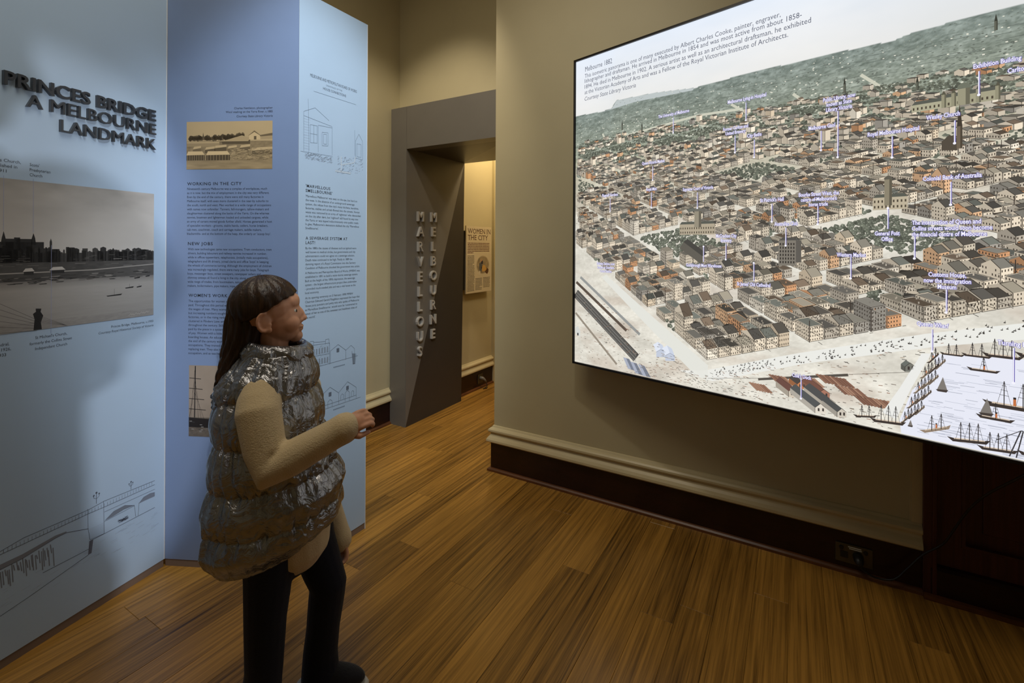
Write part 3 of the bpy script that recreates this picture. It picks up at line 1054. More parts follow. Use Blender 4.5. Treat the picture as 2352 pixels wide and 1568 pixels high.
for v in SK2.values():
    pr.line(v, 0.0014, pen2, 2)
for r in range(2):
    for k in range(7):
        x0 = 0.067 + 0.0155 * k
        pr.rect(x0, x0 + 0.008, 0.935 + 0.05 * r, 0.962 + 0.05 * r, lin((140, 156, 176)), 2)
for sx, zz in ((0.226, 0.983), (0.18, 0.775), (0.287, 0.78)):
    pr.rect(sx - 0.008, sx + 0.008, zz - 0.01, zz + 0.01, lin((100, 114, 134)), 2)
for k in range(200):
    x0 = 0.062 + 0.11 * random.random()
    zz = 0.925 + 0.1 * random.random()
    pr.line([(x0, zz), (x0 + 0.006, zz)], 0.0006, lin((150, 166, 186)), 1)
pr.poly([(0.316, 0.95), (0.321, 0.895), (0.334, 0.895), (0.338, 0.945)], lin((120, 136, 156)), 1)
for zz in (0.9, 0.69):
    for k in range(9):
        pr.rect(0.2 + 0.008 * k, 0.2055 + 0.008 * k, zz, zz + 0.005, SOFT, 2)
pr.build('pumping_station_drawing', M['ink'], pC)

# ------------------------------------------------------------------ grey portal around the doorway
JU, JW, JD, JT, JO = -2.775, 2.98, 3.775, 2.313, 2.665
portal = empty('doorway_portal', (-2.95, JW, 0))
tag(portal, 'grey boxed doorway portal with two vertical rows of raised metal letters', 'doorway')
MB().box(0.0, 0.172, 0.0, 0.119, 0, JO).build('jamb_front', M['portal'], portal)
MB().box(0.175, 1.205, 0.0, 0.119, JT, JO).build('lintel', M['portal'], portal)
# side lining: two triangular facets meeting on the diagonal, the lower one a darker grey
d = JD - JW
mb = MB()
mb.v = [(0.175, 0.003, 0), (0.175, 0.003, JT), (0.187, d, JT), (0.14, 0.003, 0), (0.14, 0.003, JT), (0.14, d, JT)]
mb.f = [[0, 2, 1], [3, 4, 5], [0, 1, 4, 3], [1, 2, 5, 4], [2, 0, 3, 5]]
mb.build('lining_facet', M['portal'], portal)
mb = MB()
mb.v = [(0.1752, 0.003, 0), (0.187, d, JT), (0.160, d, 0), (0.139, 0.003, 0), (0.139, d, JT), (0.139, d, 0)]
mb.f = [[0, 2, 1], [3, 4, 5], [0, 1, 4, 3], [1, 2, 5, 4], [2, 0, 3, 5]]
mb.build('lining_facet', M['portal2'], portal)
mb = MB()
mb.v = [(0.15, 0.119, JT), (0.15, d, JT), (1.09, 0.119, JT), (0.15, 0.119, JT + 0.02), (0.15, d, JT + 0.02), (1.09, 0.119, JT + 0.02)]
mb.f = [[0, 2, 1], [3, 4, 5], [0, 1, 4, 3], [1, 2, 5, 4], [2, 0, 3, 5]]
mb.build('soffit_tone_half', M['portal2'], portal)  # flat front half of the soffit, its shade painted in
mb = MB()
mb.v = [(0.15, d, JT), (1.09, d, JT), (1.09, 0.119, JT), (0.15, d, JT + 0.02), (1.09, d, JT + 0.02), (1.09, 0.119, JT + 0.02)]
mb.f = [[0, 2, 1], [3, 4, 5], [0, 1, 4, 3], [1, 2, 5, 4], [2, 0, 3, 5]]
mb.build('soffit_tone_half', M['portal'], portal)  # coplanar back half, the back room's light painted as a lighter grey
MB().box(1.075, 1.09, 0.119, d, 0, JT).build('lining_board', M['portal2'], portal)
letters_root = portal
for word, off, z0, pitch in (('MARVELLOUS', 0.158, 1.720, 0.1283), ('MELBOURNE', 0.330, 1.724, 0.1292)):
    for k, ch in enumerate(word):
        for o in raised_letters(ch, portal, M['steel'], 0, 0, 0.118, align='C', extrude=0.09, bold=0.0, bevel=0.012, xs=0.95):
            o.rotation_euler = (0, 0, PI / 2)
            o.location = (0.178, off, z0 - pitch * k)

# ------------------------------------------------------------------ lightbox
LBA = math.radians(-15.75)
LB = empty('lightbox', (-1.115, 2.60, 0), LBA)
tag(LB, 'large glowing lightbox on the wall showing an old bird\'s-eye city panorama', 'lightbox')
Z0, Z1, LL = 0.825, 2.595, 2.30
fb = 0.011
MB().box(0, LL, 0.012, 0.075, Z0, Z1).build('housing', M['black'], LB)
MB().box(0, fb, -0.004, 0.075, Z0, Z1).box(LL - fb, LL, -0.004, 0.075, Z0, Z1).box(fb, LL - fb, -0.004, 0.075, Z0, Z0 + fb).box(fb, LL - fb, -0.004, 0.075, Z1 - fb, Z1).build('frame', M['black'], LB)
for bx, by in ((0.20, 0.12), (2.0, 0.60)):
    for bz in (1.6, 2.2):
        MB().box(bx, bx + 0.06, 0.075, by, bz, bz + 0.1).build('wall_bracket', M['black'], LB)

CX0, CX1, CZ0, CZ1 = fb, LL - fb, Z0 + fb, Z1 - fb
HZ = [(0.0, 2.2695), (0.1913, 2.2592), (0.2548, 2.2631), (0.2911, 2.3005), (0.513, 2.2896), (0.7264, 2.2645), (0.9407, 2.2707), (1.0347, 2.2699), (1.272, 2.268), (1.4792, 2.2589), (1.5172, 2.2689), (1.6494, 2.2753), (1.8018, 2.274), (2.3, 2.28)]
hzx = np.array([p[0] for p in HZ])
hzz = np.array([p[1] for p in HZ])
pan = Print(-0.006)


def srgbA(C):
    C = np.clip(C / 255.0, 0, 1)
    return np.where(C <= 0.04045, C / 12.92, ((C + 0.055) / 1.055) ** 2.4)


def backdrop(X, Z):
    hz = np.interp(X, hzx, hzz)
    up = np.clip((Z - hz) / 0.32, 0, 1)[..., None]
    cl = fbm(X * 3.5, Z * 9, 31)[..., None]
    sky = np.array([236., 236, 234]) * (1 - up) + np.array([232., 240, 252]) * up + (cl - 0.5) * np.array([16., 12, 8])
    sky = sky - np.clip((X[..., None] - 1.2) / 1.0, 0, 1) * np.array([16., 14, 12])
    t = np.clip((hz - Z) / 0.34, 0, 1)[..., None]
    n = fbm(X * 26, Z * 60, 11)[..., None]
    n2 = fbm(X * 90, Z * 200, 17)[..., None]
    hill = np.array([128., 140, 134]) * (1 - t) + np.array([168., 172, 150]) * t + (n - 0.5) * 60 + (n2 - 0.5) * 70
    n3 = fbm(X * 9, Z * 22, 23)[..., None]
    low = np.clip((1.95 - Z) / 0.35, 0, 1)[..., None]
    gr = np.array([196., 190, 168]) * (1 - low) + np.array([226., 222, 210]) * low + (n3 - 0.5) * 46 + (n2 - 0.5) * 30
    warm = np.clip((fbm(X * 6, Z * 14, 41)[..., None] - 0.52) * 4, 0, 1) * low
    gr = gr * (1 - 0.28 * warm) + np.array([168., 142, 122]) * 0.28 * warm
    m = np.clip((Z - 1.93) / 0.1, 0, 1)[..., None]
    g_ = gr * (1 - m) + hill * m
    c = np.where((Z > hz)[..., None], sky, g_)
    return srgbA(c)


pan.raster(CX0, CX1, CZ0, CZ1, 520, 400, backdrop, 0)
pan.EPS = 6e-6
# hills: brushy trees and far houses
for k in range(5200):
    s = CX0 + 0.01 + (CX1 - CX0 - 0.02) * random.random()
    hz = float(np.interp(s, hzx, hzz))
    t = random.random() ** 0.8
    zz = hz - 0.004 - 0.36 * t
    r = 0.0025 + 0.004 * t
    v = 96 + 62 * random.random()
    if random.random() < 0.10:
        pan.rect(s, s + r * 1.6, zz, zz + r, lin((232, 230, 214)), 5)
    else:
        pan.blob((s, zz), r, lin((v * 0.98, v * 1.04, v * 0.96)), 4, n=6, sq=0.55)
for k in range(500):
    s = CX0 + 0.02 + (CX1 - CX0 - 0.12) * random.random()
    zz = 1.95 + 0.28 * random.random()
    pan.line([(s, zz), (s + 0.02 + 0.05 * random.random(), zz + 0.006 * (random.random() - 0.5))], 0.0014, lin((96, 104, 98)), 5)
pan.poly([(0.0, 2.262), (0.26, 2.262), (0.2911, 2.3005), (0.513, 2.2896), (0.7264, 2.2645), (0.72, 2.255), (0.4, 2.268), (0.2, 2.255)][1:], lin((190, 198, 198)), 3)
for pts in ([(0.20, 2.135), (0.305, 1.93), (0.30, 1.70)], [(0.70, 2.13), (0.96, 1.93)], [(0.90, 2.15), (1.13, 1.97)], [(1.15, 2.14), (1.33, 1.96)], [(1.38, 2.16), (1.56, 1.98)], [(1.30, 2.03), (1.50, 1.90)], [(0.35, 2.10), (0.75, 2.13), (0.95, 2.12)]):
    pan.line(pts, 0.011, lin((206, 206, 188)), 6)

# the street grid in perspective: (X, D) ground coordinates -> print coordinates


def pj(X, D):
    return (1.0 + X / D, 2.6 - 1.66 / D)


E_, N_ = (0.45, 0.10), (-0.40, 0.16)
O_ = (-0.212, 1.0018)


def bl(a, b):
    return (O_[0] + a * E_[0] + b * N_[0], O_[1] + a * E_[1] + b * N_[1])


WALLS = [(222, 208, 186)] * 6 + [(206, 194, 174)] * 4 + [(188, 178, 162)] * 3 + [(212, 172, 134), (200, 150, 110)] + [(158, 152, 142), (214, 196, 170), (230, 220, 202)]
ROOFS = [(104, 101, 94), (86, 83, 78), (118, 114, 104), (76, 72, 66), (134, 127, 113), (108, 94, 80), (100, 102, 95)]
edge = lin((58, 52, 46))


def inside(p):
    return CX0 + 0.004 < p[0] < CX1 - 0.004 and CZ0 + 0.003 < p[1]


def house(a0, a1, b0, b1, h, lay, wall=None, roof=None, gable=None):
    SW, SE, NE, NW = bl(a0, b0), bl(a1, b0), bl(a1, b1), bl(a0, b1)
    pts = [pj(*q) for q in (SW, SE, NE, NW)]
    hs = [h / q[1] for q in (SW, SE, NE, NW)]
    top = [(p[0], p[1] + q) for p, q in zip(pts, hs)]
    if not all(inside(p) for p in pts + top) or max(t[1] for t in top) > 2.2:
        return
    wall = wall or random.choice(WALLS)
    roof = roof or random.choice(ROOFS)
    f = 0.94 + 0.14 * random.random()
    D = SW[1]
    w1 = lin([min(255, c * f * 1.04) for c in wall])
    w2 = lin([c * f * 0.84 for c in wall])
    fr_ = 0.8 + 0.5 * random.random()
    rf = lin([c * fr_ for c in roof])
    lw = 0.0021 / D ** 0.5
    pan.poly([pts[0], pts[1], top[1], top[0]], w1, lay)
    pan.poly([pts[3], pts[0], top[0], top[3]], w2, lay)
    gable = random.random() < 0.45 if gable is None else gable
    if gable:
        rh = 0.42 * h / D
        m0 = ((top[0][0] + top[3][0]) / 2, (top[0][1] + top[3][1]) / 2 + rh)
        m1 = ((top[1][0] + top[2][0]) / 2, (top[1][1] + top[2][1]) / 2 + rh)
        pan.poly([top[0], top[1], m1, m0], rf, lay + 1)
        pan.poly([m0, m1, top[2]], lin([c * 0.7 for c in roof]), lay)
        pan.poly([top[3], top[0], m0], w2, lay + 1)
        pan.line([top[0], m0, m1, top[1]], lw, edge, lay + 2)
    else:
        pan.poly(top, w1, lay + 1)
        c = (sum(t[0] for t in top) / 4, sum(t[1] for t in top) / 4 - 0.0012 / D)
        pan.poly([(c[0] + (t[0] - c[0]) * 0.90, c[1] + (t[1] - c[1]) * 0.86) for t in top], rf, lay + 2)
        if D < 1.8:
            for q in range(random.randint(0, 3)):
                u_, v_ = random.random() * 0.7 - 0.35, random.random() * 0.7 - 0.35
                px_ = c[0] + (top[1][0] - top[0][0]) * u_ + (top[3][0] - top[0][0]) * v_
                pz_ = c[1] + (top[1][1] - top[0][1]) * u_ + (top[3][1] - top[0][1]) * v_
                pan.rect(px_ - 0.002, px_ + 0.002, pz_, pz_ + 0.007, w2, lay + 3)
        pan.line([top[0], top[1], top[2], top[3], top[0]], lw * 0.8, edge, lay + 3)
    pan.line([pts[0], top[0]], lw, edge, lay + 3)
    pan.line([pts[3], pts[0], pts[1]], lw * 0.9, edge, lay + 3)
    # windows
    if D < 2.3:
        for (p, q, tp, tq, dark) in ((pts[0], pts[1], top[0], top[1], (70, 62, 54)), (pts[3], pts[0], top[3], top[0], (60, 54, 48))):
            L_ = math.hypot(q[0] - p[0], q[1] - p[1])
            nw = max(1, int(L_ / (0.0085 / D ** 0.5)))
            nf = max(1, int((tp[1] - p[1]) / (0.015 / D ** 0.5)))
            dk = lin(dark)
            for r in range(nf):
                for k in range(nw):
                    if random.random() < 0.08:
                        continue
                    u0, u1 = (k + 0.30) / nw, (k + 0.66) / nw
                    v0, v1 = (r + 0.28) / nf, (r + 0.72) / nf

                    def at(u, v):
                        bx, bz = p[0] + (q[0] - p[0]) * u, p[1] + (q[1] - p[1]) * u
                        tx, tz = tp[0] + (tq[0] - tp[0]) * u, tp[1] + (tq[1] - tp[1]) * u
                        return (bx + (tx - bx) * v, bz + (tz - bz) * v)
                    pan.poly([at(u0, v0), at(u1, v0), at(u1, v1), at(u0, v1)], dk, lay + 2)


cells = []
for bi in range(-7, 12):
    for bj in range(-2, 17):
        if bi < 0 and bj < 4:
            continue
        if bj < 0 and bi < 6:
            continue
        park = (bi, bj) in ((1, 6), (-2, 5), (4, 4), (0, 8), (5, 8), (3, 9), (-1, 8)) or (bi + bj * 2) % 17 == 5
        nx, ny = random.choice(((7, 5), (6, 5), (7, 6), (8, 6)))
        for p in range(nx):
            for q in range(ny):
                a0 = bi + 0.085 + 0.83 * p / nx
                b0 = bj + 0.085 + 0.83 * q / ny
                X, D = bl(a0, b0)
                if D < 0.9:
                    continue
                s, z = pj(X, D)
                if not (-0.02 < s < LL + 0.05 and 0.85 < z < 2.10):
                    continue
                cells.append((D, a0, a0 + 0.83 / nx, b0, b0 + 0.83 / ny, park, p in (0, nx - 1) or q in (0, ny - 1)))
cells.sort(key=lambda c: -c[0])
# pale streets show between: ground tint under each block already in the backdrop
for ci, (D, a0, a1, b0, b1, park, rim) in enumerate(cells):
    lay = 40 + int(900 * ci / len(cells)) // 1 * 4 // 4 + (ci % 3)
    lay = 40 + ci * 900 // len(cells)
    green = D > 2.05 and random.random() < min(0.75, (D - 2.05) * 0.8)
    if park or green or random.random() < 0.07:
        for k in range(9 if D < 2 else 5):
            a, b = a0 + (a1 - a0) * random.random(), b0 + (b1 - b0) * random.random()
            c = pj(*bl(a, b))
            if inside(c) and inside((c[0] - 0.02, c[1])) and inside((c[0] + 0.02, c[1] - 0.012)):
                v = 74 + 52 * random.random()
                pan.blob((c[0], c[1] + 0.006 / D), (0.009 + 0.008 * random.random()) / D, lin((v * 0.98, v * 1.02, v * 0.9)), lay, n=7, sq=0.8)
                if D < 1.9:
                    pan.blob((c[0] - 0.002, c[1] + 0.008 / D), 0.004 / D, lin((v * 1.3, v * 1.34, v * 1.2)), lay + 1, n=5)
        continue
    g = 0.05 * (a1 - a0)
    h = (0.030 + 0.034 * random.random() ** 1.6) * (1.25 if rim else 0.9) * (1.0 if D < 1.7 else 0.85)
    if random.random() < 0.04:
        h *= 1.7
    house(a0 + g, a1 - g * (0.5 + 2 * random.random()), b0 + g, b1 - g * (0.5 + 3 * random.random()), h, lay)
    if random.random() < 0.05:
        c = pj(*bl(a0, b0))
        if inside(c):
            pan.line([c, (c[0], c[1] + 0.10 / D)], 0.0035 / D, lin((64, 56, 50)), lay + 4)
    for k in range(3 if D < 2.2 else 2):      # yard clutter, fences and hatching
        c = pj(*bl(a0 + (a1 - a0) * random.random(), b0 + (b1 - b0) * (random.random() * 1.2 - 0.1)))
        if inside(c) and c[0] < CX1 - 0.03 and c[1] < 2.15:
            v = 66 + 60 * random.random()
            q = (0.006 + 0.012 * random.random()) / D
            pan.line([c, (c[0] + q, c[1] + random.choice((0.35, -0.6)) * q)], 0.0022 / D, lin((v, v * 0.96, v * 0.88)), lay + 4)
    if not rim and random.random() < 0.35:
        c = pj(*bl(a0, b1))
        if inside(c) and c[0] > 0.03:
            v = 80 + 40 * random.random()
            pan.blob(c, 0.008 / D, lin((v, v * 1.03, v * 0.92)), lay, n=6)
# landmarks: domed exhibition hall, churches, court dome
TOP = 960


def tower(s, z, w, h, col, spire=0.0, lay=TOP):
    pan.rect(s - w / 2, s + w / 2, z, z + h, lin(col), lay)
    pan.rect(s + w * 0.15, s + w / 2, z, z + h, lin([c * 0.7 for c in col]), lay + 1)
    if spire:
        pan.poly([(s - w / 2, z + h), (s + w / 2, z + h), (s, z + h + spire)], lin([c * 0.6 for c in col]), lay + 1)


def dome(s, z, r, col, lay=TOP + 2):
    pan.poly([(s + r * math.cos(PI * k / 10), z + 1.15 * r * math.sin(PI * k / 10)) for k in range(11)], lin(col), lay)
    pan.line([(s, z + r), (s, z + r * 1.8)], r * 0.12, lin(col), lay)


def block(s0, s1, z0, z1, col, lay=TOP):
    pan.rect(s0, s1, z0, z1, lin(col), lay)
    n = max(2, int((s1 - s0) / 0.011))
    for r in range(max(1, int((z1 - z0) / 0.02))):
        for k in range(n):
            xx = s0 + (s1 - s0) * (k + 0.3) / n
            zz = z0 + 0.02 * r + 0.006
            pan.rect(xx, xx + (s1 - s0) / n * 0.4, zz, zz + 0.009, lin((78, 70, 58)), lay + 1)
    pan.poly([(s0, z1), (s1, z1), (s1 - 0.01, z1 + 0.012), (s0 + 0.01, z1 + 0.012)], lin((90, 92, 84)), lay + 1)


block(1.53, 1.63, 1.985, 2.010, (176, 172, 146))
block(1.61, 1.75, 1.985, 2.018, (166, 162, 136), TOP + 3)
tower(1.665, 1.985, 0.03, 0.055, (156, 152, 128), lay=TOP + 5)
dome(1.665, 2.04, 0.017, (112, 116, 102), TOP + 7)
for sx in (1.615, 1.64, 1.70, 1.745):
    tower(sx, 1.985, 0.012, 0.045, (150, 146, 122), 0.014, TOP + 5)
tower(1.655, 1.84, 0.014, 0.075, (110, 98, 82), 0.075, TOP + 9)
pan.poly([(1.61, 1.84), (1.65, 1.835), (1.65, 1.875), (1.63, 1.89), (1.61, 1.87)], lin((84, 76, 66)), TOP + 8)
tower(0.75, 1.60, 0.034, 0.075, (150, 142, 124), lay=TOP + 8)
dome(0.75, 1.675, 0.018, (110, 108, 100), TOP + 10)
block(0.66, 0.83, 1.565, 1.615, (178, 166, 144), TOP + 6)
tower(1.465, 1.66, 0.022, 0.095, (140, 132, 112), lay=TOP + 9)
dome(1.465, 1.755, 0.012, (96, 92, 82), TOP + 10)
block(1.42, 1.52, 1.645, 1.69, (190, 178, 154), TOP + 6)
for sx, zz, h in ((1.545, 2.06, 0.03), (1.33, 2.10, 0.035), (0.33, 2.13, 0.03), (0.45, 2.10, 0.03), (1.74, 2.21, 0.03)):
    tower(sx, zz, 0.008, h, (98, 100, 88), h * 0.8)
pan.rect(1.10, 1.165, 1.43, 1.535, lin((128, 122, 112)), TOP)
pan.rect(1.165, 1.185, 1.445, 1.535, lin((96, 92, 86)), TOP)
for r in range(6):
    for k in range(6):
        pan.rect(1.105 + 0.01 * k, 1.110 + 0.01 * k, 1.44 + 0.015 * r, 1.449 + 0.015 * r, lin((60, 56, 52)), TOP + 1)
pan.poly([(1.10, 1.535), (1.165, 1.535), (1.185, 1.538), (1.12, 1.55)], lin((84, 82, 78)), TOP + 1)
pan.poly([(0.68, 1.53), (0.775, 1.462), (0.795, 1.475), (0.70, 1.545)], lin((72, 70, 66)), TOP + 1)
pan.poly([(0.66, 1.50), (0.775, 1.42), (0.775, 1.462), (0.68, 1.53)], lin((98, 94, 86)), TOP)

# foreground: wide white street, rail yard, sheds, timber stacks, wharf, water and ships
FG = 1000
p0, p1 = pj(*bl(-1.2, -0.06)), pj(*bl(4.2, -0.06))
p2, p3 = pj(*bl(4.2, -0.34)), pj(*bl(0.15, -0.34))
pan.poly([(0.66, 0.905), (0.788, 0.93), (1.18, 1.075), (1.572, 1.2056), (1.95, 1.31), (1.95, 1.255), (1.60, 1.165), (1.2, 1.035), (0.82, 0.885)], lin((236, 236, 230)), 30)
pan.poly([(0.20, 1.335), (0.228, 1.352), (0.50, 1.16), (0.80, 0.955), (0.80, 0.88), (0.73, 0.905), (0.46, 1.12)], lin((228, 228, 220)), 30)
for (a, b, w, c) in (((0.016, 1.235), (0.42, 0.925), 0.052, (74, 72, 70)), ((0.02, 1.30), (0.36, 1.06), 0.016, (92, 80, 70)), ((0.05, 1.33), (0.44, 1.05), 0.015, (150, 152, 150)), ((0.016, 1.12), (0.30, 0.87), 0.012, (150, 140, 126))):
    pan.line([a, b], w, lin(c), 33)
for k in range(9):
    o = -0.026 + 0.0062 * k
    pan.line([(0.018, 1.235 + o), (0.42, 0.925 + o)], 0.0014, lin((120, 118, 112) if k % 3 else (190, 188, 182)), 34)
for sx, sz, w in ((0.37, 0.86, 0.045), (0.415, 0.845, 0.045), (0.46, 0.84, 0.04)):
    pan.poly([(sx, sz), (sx + 0.045, sz - 0.004 if sz > 0.842 else sz), (sx + 0.008, sz + 0.052), (sx - 0.03, sz + 0.055)], lin((122, 128, 142)), 36)
    pan.poly([(sx, sz), (sx + 0.02, sz), (sx - 0.012, sz + 0.054), (sx - 0.03, sz + 0.055)], lin((170, 176, 192)), 37)
for k, (sx, sz) in enumerate(((0.535, 0.975), (0.585, 0.965))):
    pan.poly([(sx, sz - 0.026), (sx + 0.05, sz - 0.018), (sx + 0.05, sz + 0.006), (sx + 0.024, sz + 0.016), (sx, sz)], lin((196, 204, 220)), 38 + 2 * k)
    pan.poly([(sx, sz), (sx + 0.024, sz + 0.016), (sx + 0.008, sz + 0.052), (sx - 0.018, sz + 0.034)], lin((226, 232, 244)), 38 + 2 * k)
    pan.poly([(sx + 0.024, sz + 0.016), (sx + 0.05, sz + 0.006), (sx + 0.034, sz + 0.04), (sx + 0.008, sz + 0.052)], lin((204, 212, 228)), 38 + 2 * k)
    pan.line([(sx, sz), (sx + 0.024, sz + 0.016), (sx + 0.05, sz + 0.006)], 0.0014, lin((110, 116, 130)), 41)
pan.poly([(0.016, 1.0), (0.05, 0.985), (0.05, 1.02), (0.034, 1.045), (0.016, 1.035)], lin((214, 216, 212)), 38)
pan.rect(0.028, 0.038, 0.99, 1.005, lin((70, 72, 74)), 39)
for k in range(700):   # small people, carts and rubble
    s = 0.05 + 1.6 * random.random()
    zl = 0.86 + (max(0, s - 0.75) * 0.34 if s > 0.75 else (0.75 - s) * 0.55)
    zz = 0.842 + (zl - 0.80) * random.random()
    if zz > zl + 0.05:
        continue
    c = random.choice(((80, 74, 68), (120, 108, 98), (150, 112, 92), (96, 92, 86), (168, 150, 130)))
    pan.line([(s, zz), (s + 0.004 + 0.012 * random.random(), zz + 0.006 * (random.random() - 0.5))], 0.0015 + 0.001 * random.random(), lin(c), 42)
for k in range(190):
    s = 0.82 + 1.1 * random.random()
    zz = 0.90 + (s - 0.80) * 0.345 + 0.035 * random.random()
    if zz > 1.30:
        continue
    pan.blob((s, zz), 0.0035, lin((62, 58, 54)), 43, n=5, sq=0.6)
    pan.line([(s, zz), (s + 0.002, zz + 0.006)], 0.0012, lin((62, 58, 54)), 43)
pan.line([(0.80, 0.895), (1.15, 0.965), (1.35, 1.02), (1.95, 1.165)], 0.0016, lin((110, 104, 96)), 44)
pan.line([(1.02, 0.935), (1.345, 1.017)], 0.010, lin((84, 78, 72)), 44)
for (sx, sz, n) in ((1.235, 0.985, 9), (1.30, 0.955, 7), (1.36, 0.93, 10), (1.18, 0.965, 5), (1.06, 0.95, 6), (0.98, 0.90, 6)):
    for k in range(n):
        q = sx + 0.011 * k
        pan.poly([(q, sz + 0.014), (q + 0.009, sz + 0.017), (q + 0.045, sz - 0.012), (q + 0.036, sz - 0.016)], lin(random.choice(((150, 112, 92), (168, 130, 108), (132, 96, 80)))), 45)
        pan.line([(q, sz + 0.014), (q + 0.036, sz - 0.016)], 0.001, lin((70, 56, 50)), 46)


def dock_house(s, z, w, l, h, wall, roof, lay):
    A, B, C, D_ = (s, z), (s + w, z + w * 0.2), (s + w - l, z + w * 0.2 + l * 0.66), (s - l, z + l * 0.66)
    up = lambda p: (p[0], p[1] + h)
    pan.poly([D_, A, up(A), up(D_)], lin([c * 0.78 for c in wall]), lay)
    mid = ((A[0] + B[0]) / 2, (A[1] + B[1]) / 2 + h * 1.75)
    mid2 = (mid[0] - l, mid[1] + l * 0.66)
    pan.poly([A, B, up(B), mid, up(A)], lin(wall), lay + 1)
    pan.poly([up(A), mid, mid2, up(D_)], lin(roof), lay + 1)
    pan.poly([mid, up(B), up(C), mid2], lin([c * 0.75 for c in roof]), lay + 1)
    pan.line([A, up(A), mid, up(B)], 0.0014, edge, lay + 2)
    for k in (0.25, 0.65):
        pan.rect(A[0] + w * k, A[0] + w * k + 0.006, A[1] + h * 0.4 + w * k * 0.2, A[1] + h * 0.4 + w * k * 0.2 + 0.012, lin((66, 60, 56)), lay + 2)


for a in ((1.17, 0.925, 0.035, 0.03, 0.02, (196, 130, 88), (78, 72, 68), 50), (1.245, 0.905, 0.04, 0.06, 0.02, (170, 120, 100), (120, 84, 72), 52), (1.265, 0.87, 0.04, 0.07, 0.022, (222, 212, 196), (82, 82, 82), 56),
          (1.14, 0.885, 0.032, 0.05, 0.024, (214, 202, 184), (110, 78, 70), 54), (1.235, 0.843, 0.038, 0.09, 0.022, (226, 218, 204), (86, 88, 88), 60), (1.31, 0.846, 0.03, 0.05, 0.02, (206, 198, 184), (80, 82, 82), 62),
          (1.515, 1.062, 0.028, 0.012, 0.018, (120, 120, 112), (108, 112, 106), 64)):
    dock_house(*a)
# water
pan.poly([(1.505, Z0 + 0.014), (1.50, 0.885), (1.535, 1.0), (1.60, 1.10), (1.585, 1.138), (1.68, 1.148), (1.95, 1.165), (LL - 0.014, 1.20), (LL - 0.014, Z0 + 0.014)], lin((232, 234, 246)), 66)
pan.poly([(1.49, 0.885), (1.53, 1.0), (1.585, 1.138), (1.56, 1.135), (1.50, 1.0), (1.45, 0.90)], lin((236, 236, 232)), 66)
for k in range(420):
    s = 1.54 + 0.72 * random.random()
    zz = 0.842 + 0.28 * random.random() ** 1.3
    if s < 1.52 + (zz - 0.84) * 0.36:
        continue
    v = 150 + 60 * random.random()
    pan.line([(s, zz), (min(s + 0.02 + 0.04 * random.random(), LL - 0.016), zz + 0.003 * (random.random() - 0.5))], 0.0014, lin((v, v + 4, v + 18)), 67)


def ship(s, z, w, masts, lay, funnel=False, ang=0.0, hull=(62, 54, 50), tall=1.0):
    ca, sa = math.cos(ang), math.sin(ang)

    def q(x, y):
        return (s + x * ca - y * sa, z + x * sa + y * ca)
    b = [q(-w * 0.55, w * 0.10), q(-w * 0.42, -w * 0.05), q(w * 0.40, -w * 0.05), q(w * 0.52, w * 0.09), q(w * 0.3, w * 0.05), q(-w * 0.3, w * 0.05)]
    if min(p[1] for p in b) < Z0 + fb or max(p[0] for p in b) > CX1:
        return
    pan.poly(b, lin(hull), lay)
    pan.poly([q(-w * 0.38, w * 0.035), q(w * 0.38, w * 0.035), q(w * 0.36, w * 0.075), q(-w * 0.36, w * 0.075)], lin((214, 196, 176)), lay + 1)
    dk = lin((54, 50, 50))
    for k in range(masts):
        mx = -w * 0.32 + w * 0.64 * (k + 0.5) / masts
        mz = q(mx, 0)
        mh = w * 0.62 * tall
        pan.line([mz, (mz[0], mz[1] + mh)], 0.0022, dk, lay + 2)
        for t in (0.45, 0.65, 0.83):
            pan.line([(mz[0] - w * 0.11 * (1.2 - t), mz[1] + mh * t), (mz[0] + w * 0.11 * (1.2 - t), mz[1] + mh * t - 0.002)], 0.0013, dk, lay + 2)
        pan.line([(mz[0] - w * 0.13, mz[1]), (mz[0], mz[1] + mh), (mz[0] + w * 0.13, mz[1])], 0.0008, dk, lay + 2)
    if funnel:
        c = q(w * 0.02, w * 0.05)
        pan.rect(c[0] - w * 0.025, c[0] + w * 0.025, c[1], c[1] + w * 0.20, lin((196, 116, 70)), lay + 3)
        pan.rect(c[0] - w * 0.025, c[0] + w * 0.025, c[1] + w * 0.16, c[1] + w * 0.21, lin((50, 44, 42)), lay + 4)


for k in range(13):
    ship(1.52 + 0.006 * k + 0.012 * (k % 3), 0.895 + 0.019 * k, 0.05, 2, 80 + 5 * (13 - k), k % 3 == 0, 0.95, random.choice(((70, 60, 54), (120, 106, 92), (96, 84, 74))))
for a in ((1.7156, 1.103, 0.075, 1, 150, True), (1.7834, 0.998, 0.13, 2, 160, True), (1.7436, 0.952, 0.085, 1, 170, True), (1.4683, 0.868, 0.10, 3, 175, False, 0.1), (1.60, 0.878, 0.085, 2, 178, True, 0.45, (150, 132, 114)),
          (1.6825, 0.862, 0.10, 3, 182, False, 0.15), (1.75, 0.853, 0.09, 3, 186, False, 0.1), (1.70, 1.148, 0.07, 2, 120, False), (1.76, 1.156, 0.09, 3, 124, False), (1.64, 1.143, 0.06, 2, 118, False), (1.84, 1.168, 0.1, 3, 126, True),
          (1.84, 0.86, 0.09, 2, 190, True), (1.93, 0.95, 0.12, 3, 192, True), (2.05, 1.05, 0.1, 2, 194, True), (2.14, 0.90, 0.13, 3, 196, False), (1.98, 1.19, 0.1, 3, 128, False), (1.40, 0.872, 0.07, 2, 172, False, 0.2)):
    ship(*a)
